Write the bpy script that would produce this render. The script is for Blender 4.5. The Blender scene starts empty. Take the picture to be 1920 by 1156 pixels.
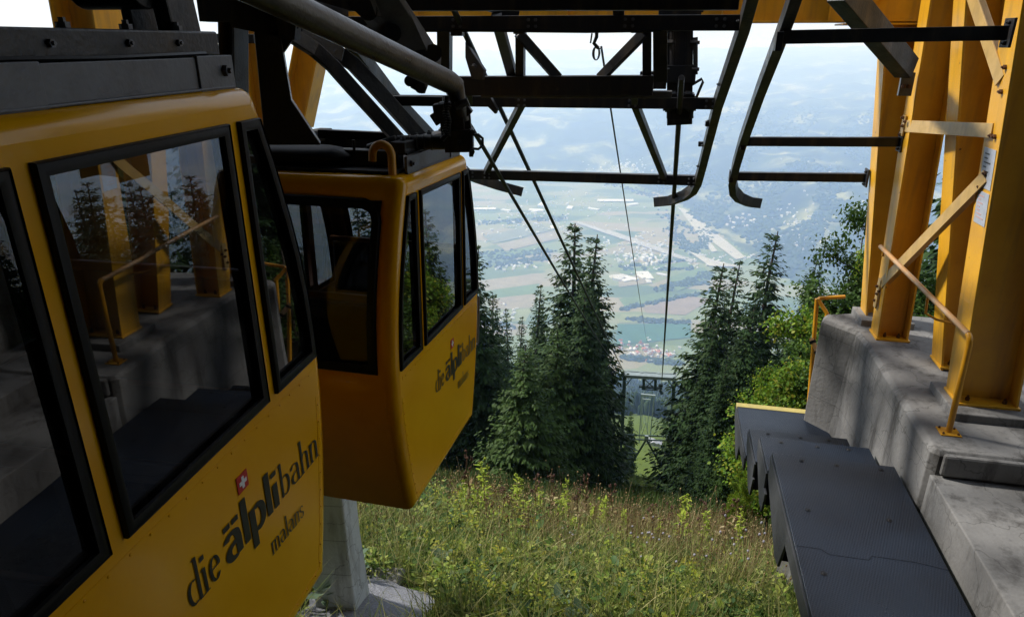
import bpy, bmesh, math, random
import numpy as np
from mathutils import Vector, Matrix
from mathutils.geometry import tessellate_polygon

random.seed(7); RNG = np.random.default_rng(7)
R = math.radians
SC = bpy.context.scene
COL = SC.collection

# ------------------------------------------------------------------ camera, sky, sun, exposure
PITCH = R(21.3); FPX = 1280.0; LINE = R(12.4)
cam_d = bpy.data.cameras.new('camera'); cam = bpy.data.objects.new('camera', cam_d); COL.objects.link(cam)
cam_d.sensor_width = 36; cam_d.lens = FPX / 1920 * 36
cam_d.clip_start = 0.05; cam_d.clip_end = 80000
cam.location = (0, 0, 0); cam.rotation_euler = (R(90) - PITCH, 0, 0)
SC.camera = cam
SUN_AZ = R(-64); SUN_EL = R(45)                 # azimuth clockwise from +Y
w = bpy.data.worlds.new('World'); SC.world = w; w.use_nodes = True
nt = w.node_tree; bg = nt.nodes['Background']
sky = nt.nodes.new('ShaderNodeTexSky'); sky.sky_type = 'NISHITA'; sky.sun_disc = False
sky.sun_elevation = SUN_EL; sky.sun_rotation = SUN_AZ; sky.altitude = 1800; sky.dust_density = 2.0
tc = nt.nodes.new('ShaderNodeTexCoord'); mp = nt.nodes.new('ShaderNodeMapping'); mp.inputs['Scale'].default_value = (1.6, 1.6, 5)
no = nt.nodes.new('ShaderNodeTexNoise'); no.inputs['Scale'].default_value = 2.2; no.inputs['Detail'].default_value = 9; no.inputs['Roughness'].default_value = .58
rm = nt.nodes.new('ShaderNodeMapRange'); rm.inputs['From Min'].default_value = .35; rm.inputs['From Max'].default_value = .62
rm.inputs['To Min'].default_value = .35; rm.inputs['To Max'].default_value = 1
mx = nt.nodes.new('ShaderNodeMixRGB'); mx.inputs['Color2'].default_value = (6.9, 7.5, 8.3, 1)
nt.links.new(tc.outputs['Generated'], mp.inputs['Vector']); nt.links.new(mp.outputs['Vector'], no.inputs['Vector'])
nt.links.new(no.outputs['Fac'], rm.inputs['Value']); nt.links.new(rm.outputs['Result'], mx.inputs['Fac'])
nt.links.new(sky.outputs['Color'], mx.inputs['Color1']); nt.links.new(mx.outputs['Color'], bg.inputs['Color'])
bg.inputs['Strength'].default_value = 0.10
sun_d = bpy.data.lights.new('sun', 'SUN'); sun = bpy.data.objects.new('sun', sun_d); COL.objects.link(sun)
sun_d.energy = 4.3; sun_d.angle = R(5); sun_d.color = (1, .95, .87)
sv = Vector((math.sin(SUN_AZ) * math.cos(SUN_EL), math.cos(SUN_AZ) * math.cos(SUN_EL), math.sin(SUN_EL)))
sun.rotation_euler = sv.to_track_quat('Z', 'Y').to_euler()
SC.view_settings.view_transform = 'Standard'; SC.view_settings.look = 'None'
SC.view_settings.exposure = 0.5; SC.view_settings.gamma = 1
SC.cycles.max_bounces = 8; SC.cycles.transparent_max_bounces = 24; SC.cycles.volume_bounces = 4
SC.cycles.caustics_reflective = False; SC.cycles.caustics_refractive = False

# ------------------------------------------------------------------ helpers: survey
def ray(x, y):
    dv = y - 578
    return Vector((x - 960, FPX * math.cos(PITCH) - dv * math.sin(PITCH), -(FPX * math.sin(PITCH) + dv * math.cos(PITCH))))
SL, CL = math.sin(LINE), math.cos(LINE)
def S(a, b, z): return Vector((a * SL + b * CL, a * CL - b * SL, z))        # station frame: a along the line, b to its right
def at_a(x, y, a):
    r = ray(x, y); return r * (a / (r.x * SL + r.y * CL))
def at_b(x, y, b):
    r = ray(x, y); return r * (b / (r.x * CL - r.y * SL))
def at_z(x, y, z):
    r = ray(x, y); return r * (z / r.z)
def at_f(x, y, F):
    r = ray(x, y); return r * (F / r.y)
ROTL = Matrix.Rotation(-LINE, 3, 'Z')           # station frame (b, a, z) -> world
PROF = [(-60, 14), (-14, -1.0), (-8, -3.0), (0, -3.9), (4, -5.1), (5.4, -5.75), (8, -7.3), (12, -9.7), (15, -11.7), (25, -18.5), (49, -34.9), (100, -65.5),
        (200, -124), (400, -235), (600, -340), (1000, -545), (1500, -790), (2000, -1020), (2300, -1180), (2500, -1275), (4000, -1400)]
PA = np.array([p[0] for p in PROF], float); PZ = np.array([p[1] for p in PROF], float)
def ground(a, b):
    a = np.asarray(a, float); b = np.asarray(b, float)
    d = np.clip(np.maximum(a, 10) / 60, .1, 30)
    return np.interp(a, PA, PZ) + d * (.5 * np.sin(b * .9 / d ** .8 + 1) * .5 + .3 * np.sin(a * .7 / d ** .9 + b * .4 / d ** .9)) * .6 + np.clip(np.abs(b) - 8, 0, 200) * .03

# ------------------------------------------------------------------ helpers: meshes
class MB:
    def __init__(s): s.v = []; s.f = []; s.m = []; s.mi = 0
    def add(s, vs, fs):
        o = len(s.v); s.v += [tuple(v) for v in vs]
        for f in fs: s.f.append(tuple(i + o for i in f)); s.m.append(s.mi)
    def box(s, c, size, rot=None):
        c = Vector(c); hx, hy, hz = size[0] / 2, size[1] / 2, size[2] / 2
        vs = [Vector((x, y, z)) for x in (-hx, hx) for y in (-hy, hy) for z in (-hz, hz)]
        if rot is not None: vs = [rot @ v for v in vs]
        s.add([v + c for v in vs], [(0, 1, 3, 2), (4, 6, 7, 5), (0, 4, 5, 1), (2, 3, 7, 6), (0, 2, 6, 4), (1, 5, 7, 3)]); return s
    def sbox(s, a0, a1, b0, b1, z0, z1):
        s.box(S((a0 + a1) / 2, (b0 + b1) / 2, (z0 + z1) / 2), (b1 - b0, a1 - a0, z1 - z0), ROTL); return s
    @staticmethod
    def frame(p0, p1, up):
        d = (p1 - p0).normalized(); side = d.cross(Vector(up))
        if side.length < 1e-5: side = d.cross(Vector((1, 0, 0)))
        side.normalize(); return d, side, side.cross(d)
    def bar(s, p0, p1, wd, h, up=(0, 0, 1)):
        p0 = Vector(p0); p1 = Vector(p1); d, sd, u = s.frame(p0, p1, up)
        vs = []
        for p in (p0, p1):
            for x, y in ((-1, -1), (1, -1), (1, 1), (-1, 1)): vs.append(p + sd * (x * wd / 2) + u * (y * h / 2))
        s.add(vs, [(0, 1, 2, 3), (7, 6, 5, 4), (0, 4, 5, 1), (1, 5, 6, 2), (2, 6, 7, 3), (3, 7, 4, 0)]); return s
    def strip(s, pts, wd, h, up=(0, 0, 1)):           # rectangular section swept along a bent line
        pts = [Vector(p) for p in pts]; rings = []
        for i, p in enumerate(pts):
            t = (pts[min(i + 1, len(pts) - 1)] - pts[max(i - 1, 0)]).normalized()
            _, sd, u = s.frame(p, p + t, up)
            rings.append([p + sd * (x * wd / 2) + u * (y * h / 2) for x, y in ((-1, -1), (1, -1), (1, 1), (-1, 1))])
        s.loft(rings); return s
    def loft(s, rings, cap=True):
        n = len(rings[0]); vs = [v for r in rings for v in r]; fs = []
        for i in range(len(rings) - 1):
            for j in range(n): fs.append((i * n + j, i * n + (j + 1) % n, (i + 1) * n + (j + 1) % n, (i + 1) * n + j))
        if cap: fs.append(tuple(range(n - 1, -1, -1))); fs.append(tuple((len(rings) - 1) * n + j for j in range(n)))
        s.add(vs, fs); return s
    def tube(s, pts, r, n=12, cap=True):
        pts = [Vector(p) for p in pts]; rings = []; rr = r if isinstance(r, (list, tuple)) else [r] * len(pts)
        t0 = (pts[1] - pts[0]).normalized(); sd = t0.cross(Vector((0, 0, 1)))
        if sd.length < .05: sd = t0.cross(Vector((1, 0, 0)))
        sd.normalize()
        for i, p in enumerate(pts):
            t = (pts[min(i + 1, len(pts) - 1)] - pts[max(i - 1, 0)]).normalized()
            sd = (sd - t * sd.dot(t)).normalized(); u = sd.cross(t)
            rings.append([p + sd * (math.cos(k * 2 * math.pi / n) * rr[i]) + u * (math.sin(k * 2 * math.pi / n) * rr[i]) for k in range(n)])
        s.loft(rings, cap); return s
    def dome(s, c, nrm, r, h, n=6):
        c = Vector(c); nrm = Vector(nrm).normalized(); q = nrm.to_track_quat('Z', 'Y').to_matrix(); vs = []
        for rr, hh in ((1, 0), (.75, .7)):
            for k in range(n): vs.append(c + q @ Vector((math.cos(2 * math.pi * k / n) * r * rr, math.sin(2 * math.pi * k / n) * r * rr, hh * h)))
        vs.append(c + nrm * h)
        s.add(vs, [(k, (k + 1) % n, n + (k + 1) % n, n + k) for k in range(n)] + [(n + k, n + (k + 1) % n, 2 * n) for k in range(n)]); return s
    def bolt(s, c, nrm, r=.014, h=.016):
        c = Vector(c); nrm = Vector(nrm).normalized(); s.tube([c - nrm * .002, c + nrm * h], r, 6); s.tube([c + nrm * h, c + nrm * (h * 1.7)], r * .5, 6); return s
    def prism(s, poly, nrm):                           # planar polygon of points pushed along nrm
        poly = [Vector(p) for p in poly]; nrm = Vector(nrm); n = len(poly)
        s.add(poly + [p + nrm for p in poly], [tuple(range(n - 1, -1, -1)), tuple(range(n, 2 * n))] + [(i, (i + 1) % n, n + (i + 1) % n, n + i) for i in range(n)]); return s
    def hbeam(s, p0, p1, fx, width, depth, tf=.016, tw=.012):   # fx: direction of the depth (flange normal)
        p0 = Vector(p0); p1 = Vector(p1); d = (p1 - p0).normalized(); fx = Vector(fx); fx = (fx - d * fx.dot(d)).normalized(); sy = d.cross(fx)
        for sg in (-1, 1):
            o = fx * (sg * (depth - tf) / 2); s.bar(p0 + o, p1 + o, tf, width, sy)
        s.bar(p0, p1, depth - 2 * tf, tw, sy); return s
    def build_each(s, name, mats, parent=None, smooth=None, bevel=0):
        """one object for every piece that stands apart from the others"""
        par = list(range(len(s.v)))
        def find(i):
            while par[i] != i: par[i] = par[par[i]]; i = par[i]
            return i
        for f in s.f:
            r = find(f[0])
            for i in f[1:]: par[find(i)] = r
        comp = {}
        for k, f in enumerate(s.f): comp.setdefault(find(f[0]), []).append(k)
        items = []
        for fl in comp.values():
            vi = {i for k in fl for i in s.f[k]}; P = np.array([s.v[i] for i in vi]); items.append([P.min(0) - .004, P.max(0) + .004, list(fl)])
        done = False
        while not done:
            done = True
            for i in range(len(items)):
                for j in range(i + 1, len(items)):
                    if (items[i][0] < items[j][1]).all() and (items[j][0] < items[i][1]).all():
                        items[i] = [np.minimum(items[i][0], items[j][0]), np.maximum(items[i][1], items[j][1]), items[i][2] + items[j][2]]; del items[j]; done = False; break
                if not done: break
        first = None
        for lo, hi, fl in items:
            g = MB(); vi = sorted({i for k in fl for i in s.f[k]}); mp_ = {v: n for n, v in enumerate(vi)}; g.v = [s.v[i] for i in vi]; g.f = [tuple(mp_[i] for i in s.f[k]) for k in fl]; g.m = [s.m[k] for k in fl]
            o = g.build(name, mats, parent, smooth, bevel); first = first or o
        return first
    def build(s, name, mats, parent=None, smooth=None, bevel=0, recalc=True):
        me = bpy.data.meshes.new(name); me.from_pydata(s.v, [], s.f)
        for m in (mats if isinstance(mats, (list, tuple)) else [mats]): me.materials.append(m)
        if max(s.m, default=0) > 0: me.polygons.foreach_set('material_index', s.m)
        if recalc and len(s.f) < 60000:
            bm = bmesh.new(); bm.from_mesh(me); bmesh.ops.recalc_face_normals(bm, faces=bm.faces); bm.to_mesh(me); bm.free()
        if smooth is not None:
            me.polygons.foreach_set('use_smooth', [True] * len(me.polygons)); me.set_sharp_from_angle(angle=R(smooth))
        me.update(); o = bpy.data.objects.new(name, me); COL.objects.link(o)
        if parent is not None: o.parent = parent
        if bevel:
            b = o.modifiers.new('bevel', 'BEVEL'); b.width = bevel; b.segments = 2; b.limit_method = 'ANGLE'; b.angle_limit = R(40)
        return o
def np_mesh(name, V, F, mats, parent=None, midx=None, smooth=False):
    """V (n,3), F (m,k) with one face size"""
    me = bpy.data.meshes.new(name); n = len(V); m, k = F.shape
    me.vertices.add(n); me.vertices.foreach_set('co', np.ascontiguousarray(V, np.float32).ravel())
    me.loops.add(m * k); me.loops.foreach_set('vertex_index', np.ascontiguousarray(F, np.int32).ravel())
    me.polygons.add(m); me.polygons.foreach_set('loop_start', np.arange(0, m * k, k, dtype=np.int32)); me.polygons.foreach_set('loop_total', np.full(m, k, np.int32))
    for mm in (mats if isinstance(mats, (list, tuple)) else [mats]): me.materials.append(mm)
    if midx is not None: me.polygons.foreach_set('material_index', np.ascontiguousarray(midx, np.int32))
    if smooth: me.polygons.foreach_set('use_smooth', [True] * m)
    me.update(calc_edges=True); o = bpy.data.objects.new(name, me); COL.objects.link(o)
    if parent is not None: o.parent = parent
    return o
def tag(o, label, cat, group=None):
    o['label'] = label; o['category'] = cat
    if group: o['group'] = group
    return o
def thing(name, label, cat, loc=(0, 0, 0), group=None):
    o = bpy.data.objects.new(name, None); COL.objects.link(o); o.location = loc; o.empty_display_size = .2
    return tag(o, label, cat, group)
def structure(o, kind='structure'): o['kind'] = kind; return o
def copy_tree(o, parent=None):
    c = o.copy(); COL.objects.link(c); c.parent = parent
    for ch in [x for x in o.children]: copy_tree(ch, c)
    return c
def shift(mb, loc):                                    # bring a world-built mesh into its thing's frame
    mb.v = [(x - loc[0], y - loc[1], z - loc[2]) for x, y, z in mb.v]; return mb

# ------------------------------------------------------------------ materials
def mat(name, col, rough=.5, metal=0, vary=0, vscale=3, col2=None, bump=0, bscale=40, rvary=0, spec=.5, coat=0, sss=0, detail=6, stretch=None):
    m = bpy.data.materials.new(name); m.use_nodes = True; t = m.node_tree; p = t.nodes['Principled BSDF']
    p.inputs['Base Color'].default_value = (*col, 1); p.inputs['Roughness'].default_value = rough; p.inputs['Metallic'].default_value = metal
    p.inputs['Specular IOR Level'].default_value = spec
    if coat: p.inputs['Coat Weight'].default_value = coat; p.inputs['Coat Roughness'].default_value = .08
    vec = None
    if vary or bump or rvary:
        c = t.nodes.new('ShaderNodeTexCoord'); vec = c.outputs['Object']
        if stretch:
            g = t.nodes.new('ShaderNodeMapping'); g.inputs['Scale'].default_value = stretch; t.links.new(vec, g.inputs['Vector']); vec = g.outputs['Vector']
    if vary or rvary:
        n = t.nodes.new('ShaderNodeTexNoise'); n.inputs['Scale'].default_value = vscale; n.inputs['Detail'].default_value = detail; n.inputs['Roughness'].default_value = .62
        t.links.new(vec, n.inputs['Vector'])
        if vary:
            r = t.nodes.new('ShaderNodeValToRGB'); r.color_ramp.elements[0].position = .5 - .3 * vary; r.color_ramp.elements[1].position = .5 + .3 * vary if vary < 1 else .7
            r.color_ramp.elements[0].color = (*(col2 or tuple(x * (1 - .5 * vary) for x in col)), 1); r.color_ramp.elements[1].color = (*col, 1)
            t.links.new(n.outputs['Fac'], r.inputs['Fac']); t.links.new(r.outputs['Color'], p.inputs['Base Color'])
        if rvary:
            q = t.nodes.new('ShaderNodeMapRange'); q.inputs['From Min'].default_value = .3; q.inputs['From Max'].default_value = .7
            q.inputs['To Min'].default_value = max(.03, rough - rvary); q.inputs['To Max'].default_value = min(1, rough + rvary)
            t.links.new(n.outputs['Fac'], q.inputs['Value']); t.links.new(q.outputs['Result'], p.inputs['Roughness'])
    if bump:
        n2 = t.nodes.new('ShaderNodeTexNoise'); n2.inputs['Scale'].default_value = bscale; n2.inputs['Detail'].default_value = 5; t.links.new(vec, n2.inputs['Vector'])
        b = t.nodes.new('ShaderNodeBump'); b.inputs['Strength'].default_value = bump; b.inputs['Distance'].default_value = .02
        t.links.new(n2.outputs['Fac'], b.inputs['Height']); t.links.new(b.outputs['Normal'], p.inputs['Normal'])
    return m
def leaf_mat(name, cols, rough=.55, trans=.35, big=None):
    """per-leaf colour from Random Per Island, plus light passing through the leaf"""
    m = bpy.data.materials.new(name); m.use_nodes = True; t = m.node_tree; p = t.nodes['Principled BSDF']; out = t.nodes['Material Output']
    g = t.nodes.new('ShaderNodeNewGeometry'); r = t.nodes.new('ShaderNodeValToRGB'); e = r.color_ramp.elements
    while len(e) < len(cols): e.new(.5)
    for i, c in enumerate(cols): e[i].position = i / (len(cols) - 1); e[i].color = (*c, 1)
    t.links.new(g.outputs['Random Per Island'], r.inputs['Fac']); src = r.outputs['Color']
    if big:
        c = t.nodes.new('ShaderNodeTexCoord'); n = t.nodes.new('ShaderNodeTexNoise'); n.inputs['Scale'].default_value = big; n.inputs['Detail'].default_value = 3
        t.links.new(c.outputs['Object'], n.inputs['Vector']); k = t.nodes.new('ShaderNodeMapRange'); k.inputs['From Min'].default_value = .3; k.inputs['From Max'].default_value = .7
        k.inputs['To Min'].default_value = .6; k.inputs['To Max'].default_value = 1.35; t.links.new(n.outputs['Fac'], k.inputs['Value'])
        x = t.nodes.new('ShaderNodeVectorMath'); x.operation = 'SCALE'; t.links.new(src, x.inputs[0]); t.links.new(k.outputs['Result'], x.inputs['Scale']); src = x.outputs['Vector']
    t.links.new(src, p.inputs['Base Color']); p.inputs['Roughness'].default_value = rough; p.inputs['Specular IOR Level'].default_value = .15
    tr = t.nodes.new('ShaderNodeBsdfTranslucent'); t.links.new(src, tr.inputs['Color']); ms = t.nodes.new('ShaderNodeMixShader'); ms.inputs['Fac'].default_value = trans
    t.links.new(p.outputs[0], ms.inputs[1]); t.links.new(tr.outputs[0], ms.inputs[2]); t.links.new(ms.outputs[0], out.inputs['Surface'])
    return m
def glass_mat(name='window_glass', ior=.09, tint=(.22, .22, .23)):
    m = bpy.data.materials.new(name); m.use_nodes = True; t = m.node_tree; out = t.nodes['Material Output']; t.nodes.remove(t.nodes['Principled BSDF'])
    tr = t.nodes.new('ShaderNodeBsdfTransparent'); tr.inputs['Color'].default_value = (*tint, 1)
    gl = t.nodes.new('ShaderNodeBsdfGlossy'); gl.inputs['Roughness'].default_value = .012; gl.inputs['Color'].default_value = (.95, .97, 1, 1)
    lw = t.nodes.new('ShaderNodeLayerWeight'); lw.inputs['Blend'].default_value = .5; pw = t.nodes.new('ShaderNodeMath'); pw.operation = 'POWER'; pw.inputs[1].default_value = 4.2; t.links.new(lw.outputs['Facing'], pw.inputs[0])
    fr = t.nodes.new('ShaderNodeMath'); fr.operation = 'MULTIPLY_ADD'; fr.inputs[1].default_value = .9; fr.inputs[2].default_value = ior; t.links.new(pw.outputs[0], fr.inputs[0])   # both faces of the pane reflect, alike from either side
    c = t.nodes.new('ShaderNodeTexCoord'); n = t.nodes.new('ShaderNodeTexNoise'); n.inputs['Scale'].default_value = 2.5; n.inputs['Detail'].default_value = 1
    b = t.nodes.new('ShaderNodeBump'); b.inputs['Strength'].default_value = .02; b.inputs['Distance'].default_value = .05
    t.links.new(c.outputs['Object'], n.inputs['Vector']); t.links.new(n.outputs['Fac'], b.inputs['Height']); t.links.new(b.outputs['Normal'], gl.inputs['Normal'])
    ms = t.nodes.new('ShaderNodeMixShader'); t.links.new(fr.outputs[0], ms.inputs['Fac']); t.links.new(tr.outputs[0], ms.inputs[1]); t.links.new(gl.outputs[0], ms.inputs[2])
    df = t.nodes.new('ShaderNodeBsdfDiffuse'); df.inputs['Color'].default_value = (.4, .4, .38, 1); n2 = t.nodes.new('ShaderNodeTexNoise'); n2.inputs['Scale'].default_value = 9; n2.inputs['Detail'].default_value = 8; t.links.new(c.outputs['Object'], n2.inputs['Vector'])
    r2 = t.nodes.new('ShaderNodeMapRange'); r2.inputs['From Min'].default_value = .4; r2.inputs['From Max'].default_value = .75; r2.inputs['To Max'].default_value = .045; t.links.new(n2.outputs['Fac'], r2.inputs['Value'])
    m2 = t.nodes.new('ShaderNodeMixShader'); t.links.new(r2.outputs['Result'], m2.inputs['Fac']); t.links.new(ms.outputs[0], m2.inputs[1]); t.links.new(df.outputs[0], m2.inputs[2]); t.links.new(m2.outputs[0], out.inputs['Surface']); return m
M = {}
M['cab'] = mat('cabin_yellow_paint', (.88, .425, .001), .17, 0, .4, 1.2, (.81, .375, .001), 0, 4, .06, spec=.4, coat=.12)
M['liner'] = mat('cabin_inner_liner', (.10, .03, .008), .5, 0, .4, 3)
def wear(m, amount, col, scale=9):                       # chips and grime of their own shape
    t = m.node_tree; p = t.nodes['Principled BSDF']; src = p.inputs['Base Color'].links[0].from_socket; c = t.nodes.new('ShaderNodeTexCoord')
    n = t.nodes.new('ShaderNodeTexNoise'); n.inputs['Scale'].default_value = scale; n.inputs['Detail'].default_value = 12; n.inputs['Roughness'].default_value = .72; t.links.new(c.outputs['Object'], n.inputs['Vector'])
    r = t.nodes.new('ShaderNodeMapRange'); r.inputs['From Min'].default_value = amount; r.inputs['From Max'].default_value = amount + .03; t.links.new(n.outputs['Fac'], r.inputs['Value'])
    g = t.nodes.new('ShaderNodeMapping'); g.inputs['Scale'].default_value = (7, 7, .8); t.links.new(c.outputs['Object'], g.inputs['Vector']); n2 = t.nodes.new('ShaderNodeTexNoise'); n2.inputs['Scale'].default_value = 1.5; n2.inputs['Detail'].default_value = 8; t.links.new(g.outputs['Vector'], n2.inputs['Vector'])
    r2 = t.nodes.new('ShaderNodeMapRange'); r2.inputs['From Min'].default_value = .5; r2.inputs['From Max'].default_value = .75; r2.inputs['To Max'].default_value = .42; t.links.new(n2.outputs['Fac'], r2.inputs['Value'])
    a = t.nodes.new('ShaderNodeMixRGB'); a.inputs['Color2'].default_value = (.12, .085, .05, 1); t.links.new(r2.outputs['Result'], a.inputs['Fac']); t.links.new(src, a.inputs['Color1'])
    b = t.nodes.new('ShaderNodeMixRGB'); b.inputs['Color2'].default_value = (*col, 1); t.links.new(r.outputs['Result'], b.inputs['Fac']); t.links.new(a.outputs['Color'], b.inputs['Color1']); t.links.new(b.outputs['Color'], p.inputs['Base Color']); return m
M['rubber'] = mat('black_rubber', (.004, .004, .0045), .45, 0, 0, 3, None, .05, 30, spec=.18)
M['glass'] = glass_mat(); M['endglass'] = glass_mat('end_window_glass', .035, (.40, .42, .46))
M['steel'] = mat('dark_steel', (.012, .013, .016), .45, .2, .5, 6, (.012, .013, .016), .15, 50, .12)
M['greysteel'] = mat('galvanised_steel', (.15, .155, .165), .5, .55, .8, 7, (.07, .072, .08), .12, 60, .1)
M['pipe'] = mat('worn_pipe', (.13, .12, .105), .38, .6, .8, 9, (.05, .048, .045), .15, 70, .12)
M['yel'] = mat('column_yellow_paint', (.68, .36, .018), .4, 0, .55, 2.5, (.58, .29, .014), .08, 30, .1)
M['rail'] = mat('railing_yellow_paint', (.62, .30, .01), .4, 0, .5, 6, (.5, .22, .01), .05, 40)
M['wornrail'] = mat('worn_rail_paint', (.45, .33, .22), .32, .25, .7, 9, (.5, .24, .06), .05, 60)
wear(M['yel'], .66, (.09, .04, .02)); wear(M['rail'], .67, (.08, .04, .02), 25); wear(M['steel'], .64, (.05, .035, .03), 14)
M['brace'] = mat('brace_sky_sheen_paint', (.50, .33, .12), .4, 0, .5, 6, (.40, .26, .08)); wear(M['brace'], .66, (.1, .05, .03)); M['faded'] = mat('faded_print', (.45, .3, .3), .6)  # brace tone is paler: the sky's grazing reflection put into the colour
M['rust'] = mat('rusty_bolt', (.10, .045, .02), .7, .2)
M['seat'] = mat('seat_cushion', (.012, .013, .022), .6, 0, .5, 9)
M['wood'] = mat('seat_wood', (.24, .085, .02), .4, 0, .6, 5, (.15, .05, .012), stretch=(1, 1, 9))
M['plate'] = mat('floor_plate', (.3, .3, .31), .35, .8, .4, 20)
M['ink'] = mat('lettering_black', (.012, .012, .013), .4)
M['red'] = mat('emblem_red', (.5, .012, .015), .4)
M['white'] = mat('emblem_white', (.8, .8, .8), .4)
M['paper'] = mat('notice_paper', (.42, .45, .52), .4, 0, .8, 14, (.28, .31, .38))
M['green'] = mat('tower_green_steel', (.05, .085, .08), .5, .4, .5, 4)
M['zinc'] = mat('tower_galvanised', (.28, .33, .33), .5, .5, .4, 4)
M['cable'] = mat('steel_cable', (.02, .02, .022), .5, .5)
def concrete(name, base, dark, stain):
    m = mat(name, base, .85, 0, .9, 1.6, dark, .28, 26, 0, spec=.3, detail=10)
    t = m.node_tree; p = t.nodes['Principled BSDF']; src = p.inputs['Base Color'].links[0].from_socket
    c = t.nodes.new('ShaderNodeTexCoord'); g = t.nodes.new('ShaderNodeMapping'); g.inputs['Scale'].default_value = (3.2, 3.2, .7); t.links.new(c.outputs['Object'], g.inputs['Vector'])
    n = t.nodes.new('ShaderNodeTexNoise'); n.inputs['Scale'].default_value = 1.3; n.inputs['Detail'].default_value = 9; n.inputs['Roughness'].default_value = .7; t.links.new(g.outputs['Vector'], n.inputs['Vector'])
    r = t.nodes.new('ShaderNodeMapRange'); r.inputs['From Min'].default_value = .50; r.inputs['From Max'].default_value = .68; t.links.new(n.outputs['Fac'], r.inputs['Value'])
    mx = t.nodes.new('ShaderNodeMixRGB'); mx.inputs['Color2'].default_value = (*stain, 1); t.links.new(r.outputs['Result'], mx.inputs['Fac']); t.links.new(src, mx.inputs['Color1'])
    v = t.nodes.new('ShaderNodeTexVoronoi'); v.feature = 'DISTANCE_TO_EDGE'; v.inputs['Scale'].default_value = 2.2
    n3 = t.nodes.new('ShaderNodeTexNoise'); n3.inputs['Scale'].default_value = 4; n3.inputs['Detail'].default_value = 4; t.links.new(c.outputs['Object'], n3.inputs['Vector'])
    ad = t.nodes.new('ShaderNodeMixRGB'); ad.inputs['Fac'].default_value = .25; t.links.new(c.outputs['Object'], ad.inputs['Color1']); t.links.new(n3.outputs['Color'], ad.inputs['Color2'])
    t.links.new(ad.outputs['Color'], v.inputs['Vector'])
    r2 = t.nodes.new('ShaderNodeMapRange'); r2.inputs['From Min'].default_value = 0; r2.inputs['From Max'].default_value = .012; r2.inputs['To Min'].default_value = .55; r2.inputs['To Max'].default_value = 0
    t.links.new(v.outputs['Distance'], r2.inputs['Value']); mx2 = t.nodes.new('ShaderNodeMixRGB'); mx2.inputs['Color2'].default_value = (.04, .038, .035, 1)
    t.links.new(r2.outputs['Result'], mx2.inputs['Fac']); t.links.new(mx.outputs['Color'], mx2.inputs['Color1'])
    sx = t.nodes.new('ShaderNodeSeparateXYZ'); t.links.new(c.outputs['Object'], sx.inputs['Vector']); ma = t.nodes.new('ShaderNodeMath'); ma.operation = 'MULTIPLY_ADD'; ma.inputs[1].default_value = 1 / .42; ma.inputs[2].default_value = .37; t.links.new(sx.outputs['Z'], ma.inputs[0])
    fr = t.nodes.new('ShaderNodeMath'); fr.operation = 'FRACT'; t.links.new(ma.outputs[0], fr.inputs[0]); lt = t.nodes.new('ShaderNodeMath'); lt.operation = 'LESS_THAN'; lt.inputs[1].default_value = .022; t.links.new(fr.outputs[0], lt.inputs[0])
    mu = t.nodes.new('ShaderNodeMath'); mu.operation = 'MULTIPLY'; mu.inputs[1].default_value = .45; t.links.new(lt.outputs[0], mu.inputs[0]); mx3 = t.nodes.new('ShaderNodeMixRGB'); mx3.inputs['Color2'].default_value = (.05, .05, .048, 1)
    t.links.new(mu.outputs[0], mx3.inputs['Fac']); t.links.new(mx2.outputs['Color'], mx3.inputs['Color1']); t.links.new(mx3.outputs['Color'], p.inputs['Base Color'])
    return m
M['conc'] = concrete('weathered_concrete', (.23, .228, .225), (.105, .102, .10), (.055, .052, .05))
M['conc2'] = concrete('pale_concrete', (.60, .64, .65), (.46, .49, .5), (.25, .25, .24))
def mat_rubber_deck():
    m = mat('rubber_mat', (.0045, .011, .025), .36, 0, .6, 2.5, (.003, .007, .016), 0, 1, .1, spec=.6); t = m.node_tree; p = t.nodes['Principled BSDF']  # blue in the mat colour stands in for the reflected sky
    c = t.nodes.new('ShaderNodeTexCoord'); g = t.nodes.new('ShaderNodeMapping'); g.inputs['Rotation'].default_value = (0, 0, R(45) - LINE); g.inputs['Scale'].default_value = (52, 52, 1)
    t.links.new(c.outputs['Object'], g.inputs['Vector']); k = t.nodes.new('ShaderNodeTexVoronoi'); k.distance = 'CHEBYCHEV'; k.inputs['Scale'].default_value = 1; k.inputs['Randomness'].default_value = .05
    t.links.new(g.outputs['Vector'], k.inputs['Vector']); b = t.nodes.new('ShaderNodeBump'); b.inputs['Strength'].default_value = .6; b.inputs['Distance'].default_value = .01; b.invert = True
    t.links.new(k.outputs['Distance'], b.inputs['Height']); t.links.new(b.outputs['Normal'], p.inputs['Normal']); return m
M['deck'] = mat_rubber_deck()
M['nosing'] = mat('nosing_paint', (.5, .4, .1), .6, 0, .9, 9, (.3, .25, .1))
M['skirt'] = mat('step_fascia', (.05, .053, .06), .6, 0, .6, 5, (.03, .032, .036), .2, 20)

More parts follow.
